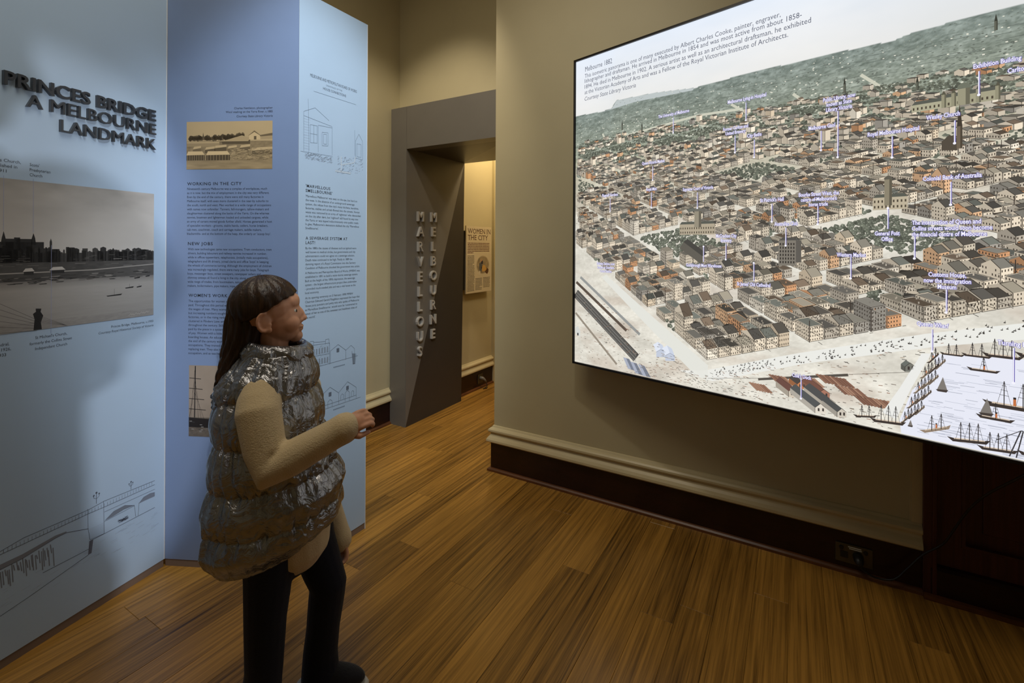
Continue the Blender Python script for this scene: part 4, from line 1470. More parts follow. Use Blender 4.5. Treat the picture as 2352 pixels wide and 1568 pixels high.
for sx, sz, h in ((1.6139, 1.018, 0.045), (1.7216, 0.965, 0.05), (1.53, 0.872, 0.022)):
    pan.poly([(sx - h * 0.28, sz), (sx + h * 0.3, sz + 0.002), (sx + h * 0.05, sz + h)], lin((128, 122, 116)), 200)
    pan.poly([(sx - h * 0.36, sz), (sx + h * 0.36, sz + 0.003), (sx + h * 0.25, sz - h * 0.14), (sx - h * 0.25, sz - h * 0.14)], lin((70, 62, 58)), 201)
pan.line([(1.775, 0.842), (1.80, 0.93), (1.805, 0.93), (1.79, 0.842)], 0.003, lin((60, 58, 60)), 204)
pan.line([(1.80, 0.93), (1.745, 0.885)], 0.002, lin((60, 58, 60)), 204)
pan.build('panorama_print', M['glow'], LB)

# introduction text and place labels on the lightbox
TXT = lin((92, 98, 116))
it = Print(-0.006 + 0.009)
it.EPS = 4e-6
it.text('Melbourne 1882', 0.083, 2.508, 0.040, TXT, width=0.183)
for body, zz, w in (('This isometric panorama is one of many executed by Albert Charles Cooke, painter, engraver,', 2.472, 1.024),
                    ('lithographer and draftsman. He arrived in Melbourne in 1854 and was most active from about 1858-', 2.4435, 1.1027),
                    ('1894. He died in Melbourne in 1902. A serious artist as well as an architectural draftsman, he exhibited', 2.4103, 1.136),
                    ('at the Victorian Academy of Arts and was a Fellow of the Royal Victorian Institute of Architects.', 2.3787, 1.0528)):
    it.text(body, 0.0805, zz, 0.0325, TXT, width=w)
it.text('Courtesy State Library Victoria', 0.079, 2.3415, 0.0325, TXT, width=0.335, italic=0.2)
it.build('introduction_text', M['glow'], LB)
LABELS = [
    ('Melbourne Lying-in Hospital', 0.889, 1.050, 2.157, (0.967, 2.141, 2.064)), ('The University of Melbourne', 0.545, 0.707, 2.158, (0.625, 2.142, 2.066)),
    ('Former Carlton and|United Brewery', 0.869, 0.977, 2.037, (0.921, 2.004, 1.928)), ('City Baths', 0.973, 1.032, 1.991, (1.002, 1.973, 1.896)),
    ('Queen Victoria Market', 0.454, 0.580, 1.934, (0.515, 1.915, 1.845)), ('Public Library, now|known as State|Library Victoria', 1.260, 1.365, 2.085, (1.309, 2.036, 1.856)),
    ('Melbourne Gaol', 1.210, 1.300, 1.982, (1.253, 1.968, 1.891)), ('Royal Melbourne Hospital', 1.404, 1.551, 1.925, (1.476, 1.909, 1.833)),
    ('Wesley Church', 1.570, 1.656, 1.956, (1.643, 1.936, 1.859)), ('Exhibition Building', 1.688, 1.797, 2.103, (1.701, 2.087, 2.009)),
    ('Carlton Gardens', 1.767, 1.860, 2.068, None), ('Flagstaff Gardens', 0.206, 0.308, 1.787, (0.258, 1.772, 1.699)),
    ('Royal Mint', 0.480, 0.538, 1.798, (0.508, 1.783, 1.705)), ('Supreme Court of Victoria', 0.677, 0.824, 1.781, (0.749, 1.764, 1.69)),
    ("St Patrick's Hall", 1.028, 1.120, 1.705, (1.074, 1.69, 1.614)), ("Bourke Street West, the|centre of Melbourne's|horse trade", 1.176, 1.314, 1.717, (1.243, 1.673, 1.598)),
    ('Australian Club', 1.085, 1.172, 1.602, (1.128, 1.588, 1.513)), ('McCracken City|Brewery', 0.839, 0.930, 1.555, (0.883, 1.521, 1.45)),
    ('Goldsbrough Mort Warehouse', 0.696, 0.864, 1.418, (0.78, 1.437, 1.509)), ('Railway Station, now|known as Southern|Cross Station', 0.173, 0.290, 1.411, None),
    ("St James' Old Cathedral", 0.933, 1.070, 1.342, (1.003, 1.358, 1.438)), ('Colonial Bank of Australia', 1.562, 1.709, 1.744, (1.634, 1.729, 1.652)),
    ('General Post|Office', 1.427, 1.499, 1.556, (1.465, 1.574, 1.65)), ('<The intersection of Queen and|Collins streets would soon become|the financial centre of Melbourne', 1.533, 1.734, 1.592, (1.54, 1.546, 1.468)),
    ('Western Market', 1.308, 1.400, 1.476, (1.353, 1.472, 1.388)), ('Customs House,|now the immigration|Museum', 1.566, 1.685, 1.412, (1.624, 1.365, 1.286)),
    ('Queens Wharf', 1.548, 1.630, 1.238, (1.588, 1.224, 1.148)), ('Turning Basin', 1.747, 1.835, 1.201, (1.783, 1.19, 1.079)), ("Cole's Dock", 1.155, 1.224, 0.980, (1.187, 0.971, 0.892))]
HALO = lin((104, 96, 176))
WHITE = lin((246, 244, 255))
for body, l, r, z, pin in LABELS:
    lt = Print(-0.006 + 0.010)
    lt.EPS = 1e-5
    al = 'C'
    if body[0] == '<':
        body, al = body[1:], 'L'
    ls = body.split('|')
    sz = 0.0215
    wmax = max(glyphs(b, 0.02)[2] for b in ls)
    xs = (r - l) / (wmax * sz)
    for k, b in enumerate(ls):
        zz = z - 0.005 - 0.0205 * k
        xx = l if al == 'L' else (l + r) / 2
        for ox, oz in ((0.0012, -0.0012), (-0.0011, 0.0), (0.0011, 0.001)):
            lt.text(b, xx + ox, zz + oz, sz, HALO, align=al, xs=xs, bold=0.02, layer=0)
        lt.text(b, xx, zz, sz, WHITE, align=al, xs=xs, bold=0.02, layer=3)
    lo = lt.build('place_label', M['glow'], LB)
    if pin:
        pl = Print(-0.006 + 0.0098)
        pl.EPS = 1e-5
        pl.line([(pin[0] + 0.0008, pin[1]), (pin[0] + 0.0008, pin[2])], 0.0048, HALO, 0)
        pl.line([(pin[0], pin[1]), (pin[0], pin[2])], 0.0026, WHITE, 2)
        pl.poly([(pin[0] + 0.0042 * math.cos(k * PI / 5), pin[2] + 0.0042 * math.sin(k * PI / 5)) for k in range(10)], WHITE, 3)
        pl.build('pointer', M['glow'], lo)

# ------------------------------------------------------------------ sockets, cord, corridor board
so = empty('power_outlet', (0.2435, WR - 0.016, 0.0))
tag(so, 'double power outlet with black sockets low on the dark skirting under the lightbox', 'outlet')
MB().box(-0.0705, 0.0705, -0.009, 0, 0.046, 0.132).build('plate', M['brass'], so, bevel=0.002)
MB().box(-0.052, -0.022, -0.012, -0.009, 0.070, 0.098).build('socket_face', M['blackplastic'], so)
for sx in (-0.048, 0.044):
    MB().tube([(sx, -0.009, 0.113), (sx, -0.016, 0.113)], [0.009, 0.008], 16).build('switch_knob', M['blackplastic'], so)
pr = Print(0.0094)
pr.rect(-0.022, 0.028, 0.1205, 0.1250, lin((220, 216, 200)))
pr.rect(-0.018, 0.030, 0.1130, 0.1170, lin((220, 216, 200)))
pr.build('sticker', M['ink'], so)
cord = [(0.263, 2.664, 0.066), (0.29, 2.666, 0.045), (0.33, 2.668, 0.036), (0.386, 2.668, 0.052), (0.4333, 2.672, 0.115), (0.4841, 2.680, 0.185), (0.546, 2.67, 0.255), (0.575, 2.64, 0.34), (0.59, 2.60, 0.41), (0.61, 2.55, 0.49), (0.64, 2.48, 0.58), (0.70, 2.38, 0.70), (0.76, 2.28, 0.83), (0.78, 2.23, 0.95)]
cp = []
for i in range(len(cord) - 1):
    p0, p1, p2, p3 = [Vector(cord[max(0, min(len(cord) - 1, i + k))]) for k in (-1, 0, 1, 2)]
    for t in (0, 0.25, 0.5, 0.75):
        cp.append(0.5 * ((2 * p1) + (-p0 + p2) * t + (2 * p0 - 5 * p1 + 4 * p2 - p3) * t * t + (-p0 + 3 * p1 - 3 * p2 + p3) * t ** 3))
cp.append(Vector(cord[-1]))
LBI = Matrix.Translation((-1.115, 2.60, 0)) @ Matrix.Rotation(LBA, 4, 'Z')
LBI.invert()
pc = MB().tube([LBI @ p for p in cp], 0.0042, 8).build('power_cord', M['blackplastic'], LB, smooth=True)
MB().tube([LBI @ (Vector((0.2435, WR - 0.016, 0)) + Vector(p)) for p in ((0.016, -0.0095, 0.088), (0.016, -0.038, 0.086), (0.018, -0.050, 0.078), (0.02, -0.052, 0.066))], [0.021, 0.019, 0.015, 0.008], 16).build('plug', M['blackplastic'], pc, smooth=True)

s2 = empty('power_outlet', (-2.90 + 0.016, 4.235, 0.0), PI / 2)
tag(s2, 'small outlet with a grey plug on the skirting seen through the doorway', 'outlet')
MB().box(-0.045, 0.045, -0.008, 0, 0.05, 0.15).build('plate', M['brass'], s2, bevel=0.002)
MB().tube([(-0.01, -0.008, 0.11), (0.0, -0.04, 0.108), (0.02, -0.055, 0.085), (0.035, -0.06, 0.06)], [0.018, 0.016, 0.010, 0.006], 14).build('plug', M['greyplastic'], s2, smooth=True)
MB().tube([(0.035, -0.06, 0.06), (0.05, -0.062, 0.02), (0.01, -0.06, 0.006), (-0.03, -0.065, 0.006), (0.0, -0.08, 0.006), (0.04, -0.07, 0.006)], 0.004, 8).build('cord', M['blackplastic'], s2, smooth=True)

po = empty('poster_board', (-2.835, 3.907, 0), PI / 2)
tag(po, 'cream poster board headed WOMEN IN THE CITY on the wall beyond the doorway', 'poster')
MB().box(0, 0.465, 0.0, 0.014, 1.03, 1.716).build('board', M['cream_board'], po)
MB().box(-0.055, 0.36, 0.014, 0.064, 1.07, 1.665).build('dark_block', M['black'], po)  # dark block behind the board, reaching past its left edge
MAR = lin((72, 30, 26))
pr = Print(0.0004)


def serif(pr, body, x, z, size, width, col):
    """capital heading with slab serifs drawn under the strokes"""
    pr.text(body, x, z, size, col, width=width)


serif(pr, 'WOMEN IN', 0.028, 1.640, 0.072, 0.415, MAR)
serif(pr, 'THE CITY', 0.028, 1.575, 0.072, 0.365, MAR)
for (x0, x1, z) in ((0.028, 0.443, 1.640), (0.028, 0.393, 1.575)):
    V, F, w = glyphs('WOMEN IN' if z > 1.6 else 'THE CITY')
    zmin = z
    k = (x1 - x0) / w
    feet = sorted({round(a * k, 3) for a, b in V if abs(b) < 0.004})
    heads = sorted({round(a * k, 3) for a, b in V if b > 0.68})
    for q in feet:
        pr.rect(x0 + q - 0.004, x0 + q + 0.004, z, z + 0.0022, MAR, 1)
    for q in heads:
        pr.rect(x0 + q - 0.004, x0 + q + 0.004, z + 0.0505 - 0.0022, z + 0.0505, MAR, 1)
pr.build('heading', M['ink'], po)
pr = Print(0.0004)
for k in range(7):
    w = 0.40 if k < 6 else 0.10
    n = 60 if k < 6 else 15
    xx = 0.024
    while xx < 0.024 + w:
        q = 0.010 + 0.022 * random.random()
        pr.rect(xx, min(xx + q, 0.024 + w), 1.538 - 0.0165 * k, 1.5455 - 0.0165 * k, lin((96, 50, 44)))
        xx += q + 0.004
pr.build('lead_paragraph', M['ink'], po)
for (x0, x1, zt, n) in ((0.022, 0.150, 1.408, 26), (0.165, 0.292, 1.172, 9), (0.308, 0.438, 1.176, 8)):
    pr = Print(0.0004)
    for k in range(n):
        xx = x0
        end = x1 - (0.05 * random.random() if k % 7 == 6 else 0.01 * random.random())
        while xx < end:
            q = 0.006 + 0.016 * random.random()
            pr.rect(xx, min(xx + q, end), zt - 0.0142 * k, zt - 0.0142 * k + 0.0056, lin((70, 60, 52)))
            xx += q + 0.003
    pr.build('text_column', M['ink'], po)
pr = Print(0.0004)


def vign(X, Z):
    r = np.sqrt(((X - 0.30) / 0.125) ** 2 + ((Z - 1.315) / 0.10) ** 2)
    n = fbm(X * 22, Z * 22, 51)
    v = np.clip(0.16 + 0.35 * n, 0, 1)
    e = np.clip((r - 0.85) / 0.15, 0, 1)[..., None]
    c = np.stack([v, v * 0.78, v * 0.46], -1)
    return c * (1 - e) + np.array(lin((214, 200, 170))) * e


pr.raster(0.17, 0.43, 1.21, 1.42, 60, 50, vign, 0)
pr.blob((0.32, 1.275), 0.045, lin((206, 160, 84)), 2, n=10, sq=0.75)
pr.blob((0.375, 1.25), 0.035, lin((90, 58, 34)), 1, n=8)
pr.blob((0.285, 1.34), 0.022, lin((48, 44, 58)), 3, n=8)
pr.blob((0.255, 1.30), 0.03, lin((88, 92, 96)), 2, n=9, sq=1.5)
pr.blob((0.24, 1.235), 0.014, lin((214, 204, 184)), 3, n=7, sq=1.6)
pr.blob((0.272, 1.362), 0.012, lin((190, 140, 104)), 4, n=9)
pr.build('illustration', M['ink'], po)


# ------------------------------------------------------------------ people
def fabric(name, rgb, rough=0.85, scale=220.0, bump=0.25, var=0.08, sheen=0.3):
    m = paint(name, rgb, rough, var=var, scale=9, bump=bump, bscale=scale, spec=0.2)
    b = m.node_tree.nodes['Principled BSDF']
    b.inputs['Sheen Weight'].default_value = sheen
    return m


def skin_mat(name):
    m = paint(name, (214, 160, 130), 0.5, var=0.05, scale=14)
    b = m.node_tree.nodes['Principled BSDF']
    b.inputs['Subsurface Weight'].default_value = 0.12
    b.inputs['Subsurface Radius'].default_value = (0.012, 0.005, 0.003)
    b.inputs['Subsurface Scale'].default_value = 0.6
    return m


def hair_mat(name, c0, c1):
    m = wood_mat(name, c0, c1, 0.42, along=(95, 95, 5))
    nt = m.node_tree
    b = nt.nodes['Principled BSDF']
    tc = nt.nodes['Texture Coordinate']
    mp = nt.nodes.new('ShaderNodeMapping')
    mp.inputs['Scale'].default_value = (160, 160, 9)
    nt.links.new(tc.outputs['Object'], mp.inputs['Vector'])
    n = nt.nodes.new('ShaderNodeTexNoise')
    n.inputs['Scale'].default_value = 1.0
    n.inputs['Detail'].default_value = 3
    nt.links.new(mp.outputs[0], n.inputs['Vector'])
    bp = nt.nodes.new('ShaderNodeBump')
    bp.inputs['Strength'].default_value = 0.6
    bp.inputs['Distance'].default_value = 0.004
    nt.links.new(n.outputs['Fac'], bp.inputs['Height'])
    nt.links.new(bp.outputs['Normal'], b.inputs['Normal'])
    return m


M['skin'] = skin_mat('skin')
M['hair'] = hair_mat('brown_hair', (24, 15, 9), (70, 46, 26))
M['sweater'] = fabric('cream_knit', (214, 194, 156), 0.9, 260, 0.35)
M['jeans'] = fabric('navy_denim', (20, 25, 42), 0.8, 300, 0.2, sheen=0.1)
M['shoe_white'] = paint('white_rubber', (205, 203, 198), 0.5)
M['shoe_dark'] = fabric('dark_canvas', (34, 34, 40), 0.8)
M['eye'] = paint('eye_white', (226, 222, 214), 0.2)
M['iris'] = paint('dark_iris', (40, 26, 18), 0.15)
m, nt, b = nodemat('pewter_puffer_fabric')
tc = nt.nodes.new('ShaderNodeTexCoord')
n1 = nt.nodes.new('ShaderNodeTexNoise')
n1.inputs['Scale'].default_value = 24
n1.inputs['Detail'].default_value = 5
n1.inputs['Distortion'].default_value = 1.8
nt.links.new(tc.outputs['Object'], n1.inputs['Vector'])
bp = nt.nodes.new('ShaderNodeBump')
bp.inputs['Strength'].default_value = 0.7
bp.inputs['Distance'].default_value = 0.014
nt.links.new(n1.outputs['Fac'], bp.inputs['Height'])
nt.links.new(bp.outputs['Normal'], b.inputs['Normal'])
b.inputs['Base Color'].default_value = (0.34, 0.35, 0.38, 1)
b.inputs['Metallic'].default_value = 0.85
b.inputs['Roughness'].default_value = 0.22
M['puffer'] = m


def head_blobs(mb, T, k=1.0):
    """T: 4x4 head frame; +X is the face"""
    R3 = T.to_3x3()

    def el(c, r, rot=None):
        mb.ellipsoid(T @ Vector([v * k for v in c]), [v * k for v in r], R3 if rot is None else R3 @ rot)
    el((-0.012, 0, 0.022), (0.097, 0.080, 0.088))
    el((0.020, 0, -0.020), (0.070, 0.066, 0.086))
    el((0.028, 0, -0.066), (0.054, 0.052, 0.036))
    el((0.064, 0, -0.088), (0.022, 0.025, 0.020))
    el((0.062, 0, 0.028), (0.026, 0.050, 0.032))
    for s_ in (-1, 1):
        el((0.050, s_ * 0.034, -0.040), (0.034, 0.028, 0.032))
        el((-0.012, s_ * 0.078, -0.022), (0.019, 0.006, 0.027), Matrix.Rotation(s_ * -0.35, 3, 'Z'))
        el((0.086, s_ * 0.009, -0.038), (0.009, 0.007, 0.007))
        rim = []
        for q in range(9):
            a_ = math.radians(-70 + 33 * q)
            rim.append(T @ (k * Vector((-0.014 - 0.020 * math.sin(a_) * 0.9, s_ * (0.084 + 0.006 * math.sin(a_)), -0.020 - 0.029 * math.cos(a_)))))
        mb.limb(rim, [0.0050 * k] * 9, 8)
        el((-0.002, s_ * 0.080, -0.046), (0.009, 0.006, 0.010))
    el((0.086, 0, -0.012), (0.011, 0.010, 0.024), Matrix.Rotation(-0.40, 3, 'Y'))
    el((0.094, 0, -0.032), (0.011, 0.011, 0.010))
    el((0.082, 0, -0.058), (0.010, 0.020, 0.0055))
    el((0.080, 0, -0.067), (0.010, 0.017, 0.0055))


def hand(mb, wrist, d, n, thumb_side, L=0.145, curl=0.9):
    """palm plus five curled fingers; d = forearm direction, n = back-of-hand normal"""
    d = Vector(d).normalized()
    n = (Vector(n) - d * Vector(n).dot(d)).normalized()
    w = d.cross(n).normalized() * thumb_side
    wr = Vector(wrist)
    R3 = Matrix((d, w, n)).transposed()
    mb.ellipsoid(wr + d * L * 0.27, (L * 0.30, L * 0.235, L * 0.11), R3)
    lens = (0.42, 0.47, 0.44, 0.34)
    for i, f in enumerate(lens):
        off = (0.17, 0.06, -0.055, -0.16)[i]
        p = wr + d * L * 0.46 + w * L * off
        pts = [p - d * L * 0.12, p]
        a = 0.0
        for q in range(3):
            a += curl * (0.5, 0.9, 0.7)[q]
            p = p + (d * math.cos(a) - n * math.sin(a)) * L * f * (0.44, 0.32, 0.24)[q]
            pts.append(p)
        mb.limb(pts, [L * 0.058, L * 0.062, L * 0.056, L * 0.050, L * 0.042], 10)
    p = wr + d * L * 0.14 + w * L * 0.17
    mb.limb([p - w * L * 0.05, p, p + (d * 0.75 + w * 0.55 - n * 0.2).normalized() * L * 0.24, p + (d * 0.95 + w * 0.30 - n * 0.5).normalized() * L * 0.42], [L * 0.075, L * 0.078, L * 0.066, L * 0.052], 10)


def loft(rings, nth, fn=None):
    """rings: (z, xb, xf, hy) interpolated; returns MB with a closed bottom and top left open"""
    mb = MB()
    for r in rings:
        for k in range(nth):
            th = 2 * PI * k / nth
            mb.v.append(fn(r, th))
    for i in range(len(rings) - 1):
        for k in range(nth):
            k2 = (k + 1) % nth
            mb.f.append([i * nth + k, i * nth + k2, (i + 1) * nth + k2, (i + 1) * nth + k])
    return mb


# --- the child
GIRL = (-1.415, 0.953, 0)
mb = MB()
mb.limb([(0.01, 0, 0.60), (0.0, 0, 0.78), (-0.02, 0, 0.95), (-0.03, 0, 1.06)], [0.095, 0.088, 0.098, 0.075])
mb.limb([(-0.035, 0, 1.06), (-0.03, 0.0, 1.14), (-0.03, 0.0, 1.22)], [0.050, 0.043, 0.046])
RA = [(-0.01, -0.11, 1.06), (0.005, -0.155, 1.02), (0.050, -0.185, 0.865), (0.235, -0.140, 0.962)]
LA = [(-0.01, 0.11, 1.06), (0.0, 0.155, 1.0), (0.01, 0.195, 0.74), (0.120, 0.165, 0.475)]
mb.limb(RA, [0.050, 0.045, 0.036, 0.026])
mb.limb(LA, [0.050, 0.045, 0.036, 0.026])
RL = [(0.0, -0.075, 0.64), (-0.005, -0.080, 0.36), (-0.022, -0.080, 0.07)]
LLg = [(0.03, 0.075, 0.64), (0.112, 0.080, 0.36), (0.095, 0.080, 0.07)]
for q in (RL, LLg):
    mb.limb(q, [0.075, 0.052, 0.036])
    mb.ellipsoid((q[2][0] + 0.045, q[2][1], 0.035), (0.085, 0.032, 0.028))
hand(mb, RA[3], Vector(RA[3]) - Vector(RA[2]), (-0.3, -0.9, 0.35), 1, 0.135, 1.0)
hand(mb, LA[3], Vector(LA[3]) - Vector(LA[2]), (0.5, 0.8, 0.3), -1, 0.135, 0.9)
HEAD = Matrix.Translation((-0.036, 0.0, 1.288)) @ Matrix.Rotation(math.radians(20), 4, 'Z') @ Matrix.Rotation(math.radians(-6), 4, 'Y')
head_blobs(mb, HEAD, 0.98)
girl = link_mesh('person', remesh(mb, 0.0032, 3), M['skin'], None, GIRL, YAW)
tag(girl, 'child with long brown hair in a shiny pewter puffer vest and cream jumper', 'person')
for s_ in (-1, 1):
    e = MB().ellipsoid(HEAD @ Vector((0.0665, s_ * 0.030, -0.002)), (0.0105, 0.0115, 0.0105), nu=16, nv=10).build('eye', M['eye'], girl, smooth=True)
    MB().ellipsoid(HEAD @ Vector((0.0755, s_ * 0.031, -0.002)), (0.0025, 0.0055, 0.0055), HEAD.to_3x3(), nu=12, nv=8).build('iris', M['iris'], e, smooth=True)
# jumper
mb = MB()
mb.limb([(0.01, 0, 0.66), (0.0, 0, 0.78), (-0.02, 0, 0.95), (-0.03, 0, 1.05)], [0.115, 0.105, 0.112, 0.088])
mb.limb(RA[:3] + [(0.222, -0.143, 0.955), (0.250, -0.137, 0.970)], [0.062, 0.062, 0.054, 0.043, 0.045])
mb.limb(LA[:3] + [(0.114, 0.167, 0.489), (0.126, 0.163, 0.460)], [0.062, 0.060, 0.052, 0.043, 0.045])
mb.limb([(0.015, 0.0, 0.66), (0.03, 0.0, 0.60), (0.035, 0.0, 0.575)], [0.12, 0.126, 0.118])
link_mesh('jumper', remesh(mb, 0.006, 3), M['sweater'], girl)
# jeans and shoes
mb = MB()
mb.limb([(0.0, 0, 0.64), (0.015, 0, 0.55)], [0.11, 0.11])
for q, kn in ((RL, -0.005), (LLg, 0.008)):
    a, b_, c = [Vector(p) for p in q]
    mb.limb([a, a.lerp(b_, 0.5), b_ + Vector((kn, 0, 0)), b_.lerp(c, 0.5), c + Vector((0, 0, 0.06)), c + Vector((0, 0, -0.02))], [0.088, 0.070, 0.060, 0.054, 0.056, 0.061])
link_mesh('jeans', remesh(mb, 0.006, 2), M['jeans'], girl)
for q in (RL, LLg):
    x0, y0 = q[2][0], q[2][1]
    sh = MB()
    sh.ellipsoid((x0 + 0.045, y0, 0.048), (0.108, 0.044, 0.036))
    sh.ellipsoid((x0 - 0.01, y0, 0.07), (0.052, 0.042, 0.045))
    so_ = link_mesh('shoe', remesh(sh, 0.005, 2), M['shoe_dark'], girl)
    sl = MB()
    for z_, f_ in ((0.0, 1.0), (0.026, 1.03), (0.032, 0.98)):
        for k in range(28):
            th = 2 * PI * k / 28
            sl.v.append((x0 + 0.042 + 0.118 * f_ * math.cos(th), y0 + 0.049 * f_ * math.sin(th), z_))
    for i in range(2):
        for k in range(28):
            sl.f.append([i * 28 + k, i * 28 + (k + 1) % 28, (i + 1) * 28 + (k + 1) % 28, (i + 1) * 28 + k])
    sl.f += [list(range(28))[::-1], list(range(56, 84))]
    sl.build('sole', M['shoe_white'], so_)
# quilted vest
VT = [(0.545, -0.188, 0.132, 0.168), (0.60, -0.205, 0.165, 0.190), (0.66, -0.210, 0.180, 0.196), (0.73, -0.205, 0.178, 0.191), (0.80, -0.197, 0.158, 0.183), (0.87, -0.188, 0.128, 0.176),
      (0.94, -0.182, 0.108, 0.174), (1.00, -0.176, 0.100, 0.172), (1.06, -0.166, 0.094, 0.162), (1.105, -0.150, 0.085, 0.136), (1.14, -0.128, 0.074, 0.106), (1.165, -0.108, 0.066, 0.088)]
vz = [r[0] for r in VT]
NZ, NT = 150, 190
zs = np.linspace(0.545, 1.165, NZ)
SE_ = np.array([0.555, 0.665, 0.785, 0.91, 1.04])
rows = []
V = []
for iz, z in enumerate(zs):
    xb, xf, hy = [float(np.interp(z, vz, [r[i] for r in VT])) for i in (1, 2, 3)]
    for k in range(NT):
        th = 2 * PI * k / NT
        c, s_ = math.cos(th), math.sin(th)
        tilt = 0.045 * max(0.0, min(1.0, (0.95 - z) / 0.4))
        zz = z + tilt * c
        dmin = min(abs(z - q) for q in SE_)
        puff = 0.020 * (min(1.0, dmin / 0.055)) ** 0.5
        near = math.exp(-(dmin / 0.022) ** 2)
        w1 = float(vnoise(np.array(th * 9.0), np.array(z * 16.0), 3)) - 0.5
        w2 = float(vnoise(np.array(th * 22.0 + z * 6), np.array(z * 9.0), 5)) - 0.5
        r = (puff + 0.012 * w1 + 0.012 * w2 * (0.35 + near)) * min(1.0, 0.15 + (z - 0.545) / 0.04)
        cx, rx = (xb + xf) / 2, (xf - xb) / 2 - 0.008
        e = 0.94
        px = cx + (rx + r) * math.copysign(abs(c) ** e, c)
        py = (hy - 0.006 + r) * math.copysign(abs(s_) ** e, s_)
        V.append((px, py, zz))
vb = MB()
vb.v = V
for i in range(NZ - 1):
    for k in range(NT):
        k2 = (k + 1) % NT
        vb.f.append([i * NT + k, i * NT + k2, (i + 1) * NT + k2, (i + 1) * NT + k])
vest = vb.build('puffer_vest', M['puffer'], girl, smooth=True)
sd = vest.modifiers.new('thick', 'SOLIDIFY')
sd.thickness = 0.012
# stand collar and hood lying on the back
cl = MB()
for i in range(9):
    t = i / 8
    for k in range(64):
        th = 2 * PI * k / 64
        R_ = 0.082 + 0.020 * math.sin(PI * t) + 0.006 * math.sin(th * 9 + 3 * t) * math.sin(PI * t)
        cl.v.append((-0.022 + R_ * 1.12 * math.cos(th), R_ * math.sin(th), 1.125 + 0.075 * t - 0.012 * math.cos(th) * t))
for i in range(8):
    for k in range(64):
        cl.f.append([i * 64 + k, i * 64 + (k + 1) % 64, (i + 1) * 64 + (k + 1) % 64, (i + 1) * 64 + k])
co = cl.build('collar', M['puffer'], vest, smooth=True)
sd = co.modifiers.new('thick', 'SOLIDIFY')
sd.thickness = 0.022
hd = MB()
NU, NV = 64, 40
for i in range(NV + 1):
    ph = PI * i / NV
    for k in range(NU):
        th = 2 * PI * k / NU
        d_ = Vector((math.sin(ph) * math.cos(th), math.sin(ph) * math.sin(th), math.cos(ph)))
        f_ = 1 + 0.10 * (float(vnoise(np.array(th * 5.0), np.array(ph * 7.0), 8)) - 0.5) + 0.10 * (float(vnoise(np.array(th * 14.0), np.array(ph * 9.0), 9)) - 0.5)
        p = Vector((d_.x * 0.072, d_.y * 0.150, d_.z * 0.105)) * f_
        p = Matrix.Rotation(math.radians(38), 3, 'Y') @ p
        hd.v.append((p.x - 0.100, p.y, p.z + 1.060))
for i in range(NV):
    for k in range(NU):
        hd.f.append([i * NU + k, (i + 1) * NU + k, (i + 1) * NU + (k + 1) % NU, i * NU + (k + 1) % NU])
hd.build('hood', M['puffer'], vest, smooth=True)
# hair: cap with a hairline plus a long fall down the back
hb = MB()
NU, NV = 72, 44
for i in range(NV + 1):
    ph = PI * i / NV
    for k in range(NU):
        th = 2 * PI * k / NU
        d_ = Vector((math.sin(ph) * math.cos(th), math.sin(ph) * math.sin(th), math.cos(ph)))
        f_ = 0.50 * d_.x - d_.z - 0.10 + 0.05 * math.sin(th * 5) * 0.4
        t = max(0.0, min(1.0, f_ / 0.22))
        t = t * t * (3 - 2 * t)
        g_ = 1.0 + 0.022 * math.sin(th * 17 + 5 * d_.z) - 0.26 * t
        hb.v.append(tuple(HEAD @ Vector((-0.018 + 0.104 * d_.x * g_, 0.089 * d_.y * g_, 0.024 + 0.097 * d_.z * g_))))
for i in range(NV):
    for k in range(NU):
        hb.f.append([i * NU + k, (i + 1) * NU + k, (i + 1) * NU + (k + 1) % NU, i * NU + (k + 1) % NU])
hair = hb.build('hair', M['hair'], girl, smooth=True)
FALL = [(1.345, -0.090, 0.055, 0.070), (1.30, -0.098, 0.064, 0.084), (1.25, -0.100, 0.068, 0.089), (1.19, -0.110, 0.064, 0.090), (1.13, -0.128, 0.052, 0.090), (1.08, -0.148, 0.042, 0.086), (1.04, -0.162, 0.030, 0.074), (1.015, -0.172, 0.014, 0.055)]
fb_ = MB()
fz = np.linspace(1.345, 1.015, 60)
for z in fz:
    cx, rx, ry = [float(np.interp(-z, [-r[0] for r in FALL], [r[i] for r in FALL])) for i in (1, 2, 3)]
    for k in range(80):
        th = 2 * PI * k / 80
        g_ = 1 + 0.05 * math.sin(th * 16 + 6 * math.sin(z * 14)) + 0.03 * math.sin(th * 31 + z * 22)
        fb_.v.append((cx + rx * g_ * math.cos(th), ry * g_ * math.sin(th), float(z) - 0.02 * max(0, (1.05 - z) / 0.04) * (0.5 + 0.5 * math.sin(th * 7))))
for i in range(59):
    for k in range(80):
        fb_.f.append([i * 80 + k, i * 80 + (k + 1) % 80, (i + 1) * 80 + (k + 1) % 80, (i + 1) * 80 + k])
fb_.f += [list(range(80)), [59 * 80 + k for k in reversed(range(80))]]
fb_.build('long_hair', M['hair'], hair, smooth=True)

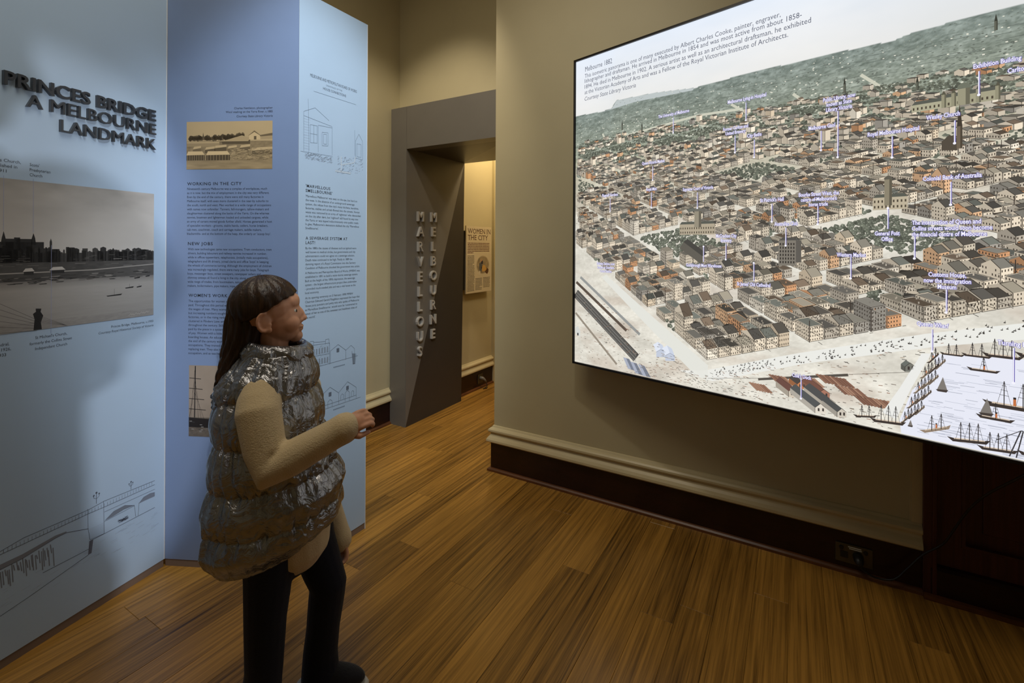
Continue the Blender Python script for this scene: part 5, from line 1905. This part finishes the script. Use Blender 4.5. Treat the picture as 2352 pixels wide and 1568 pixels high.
# --- the photographer behind the camera, whose shadow falls across the first panel
PH_LOC = (0.106, -0.461, 0)
mb = MB()
mb.limb([(0, 0, 0.92), (0, 0, 1.12), (0, 0, 1.32), (0, 0, 1.42)], [0.13, 0.125, 0.14, 0.10])
mb.limb([(0, 0, 1.42), (0.01, 0, 1.50), (0.02, 0, 1.58)], [0.062, 0.055, 0.06])
PR = [(0.0, -0.16, 1.40), (0.0, -0.245, 1.30), (0.13, -0.11, 1.24)]
PL_ = [(0.0, 0.16, 1.40), (0.0, 0.245, 1.30), (0.13, 0.11, 1.24)]
for q in (PR, PL_):
    mb.limb(q, [0.058, 0.046, 0.032])
hand(mb, PR[2], Vector(PR[2]) - Vector(PR[1]), (0.3, -0.6, 0.6), 1, 0.18)
hand(mb, PL_[2], Vector(PL_[2]) - Vector(PL_[1]), (0.3, 0.6, 0.6), -1, 0.18)
for s_ in (-1, 1):
    mb.limb([(0, s_ * 0.09, 0.90), (0.01, s_ * 0.10, 0.50), (-0.01, s_ * 0.11, 0.09)], [0.10, 0.068, 0.046])
    mb.ellipsoid((0.05, s_ * 0.11, 0.04), (0.12, 0.045, 0.035))
PHD = Matrix.Translation((0.03, 0, 1.64))
head_blobs(mb, PHD, 1.06)
man = link_mesh('person', remesh(mb, 0.007, 3), M['skin'], None, PH_LOC, YAW + PI / 2)
tag(man, 'adult photographer in dark clothes, seen only as a shadow on the first panel', 'person')
mb = MB()
mb.limb([(0, 0, 0.86), (0, 0, 1.12), (0, 0, 1.32), (0, 0, 1.41)], [0.165, 0.155, 0.165, 0.115])
for q in (PR, PL_):
    mb.limb([q[0], q[1], Vector(q[1]).lerp(Vector(q[2]), 0.85)], [0.078, 0.064, 0.05])
link_mesh('jacket', remesh(mb, 0.008, 3), M['shoe_dark'], man)
mb = MB()
mb.limb([(0, 0, 0.95), (0, 0, 0.88)], [0.145, 0.145])
for s_ in (-1, 1):
    mb.limb([(0, s_ * 0.09, 0.90), (0.01, s_ * 0.10, 0.50), (-0.01, s_ * 0.11, 0.08)], [0.12, 0.085, 0.07])
link_mesh('trousers', remesh(mb, 0.008, 2), M['jeans'], man)
mb = MB()
for s_ in (-1, 1):
    mb.ellipsoid((0.045, s_ * 0.11, 0.048), (0.14, 0.052, 0.047))
    mb.ellipsoid((-0.01, s_ * 0.11, 0.07), (0.07, 0.05, 0.055))
link_mesh('shoes', remesh(mb, 0.006, 2), M['shoe_dark'], man)
mb = MB()
mb.ellipsoid(PHD @ Vector((-0.03, 0, 0.045)), (0.10, 0.092, 0.085))
link_mesh('hair', mb.mesh('hair', True), M['hair'], man)
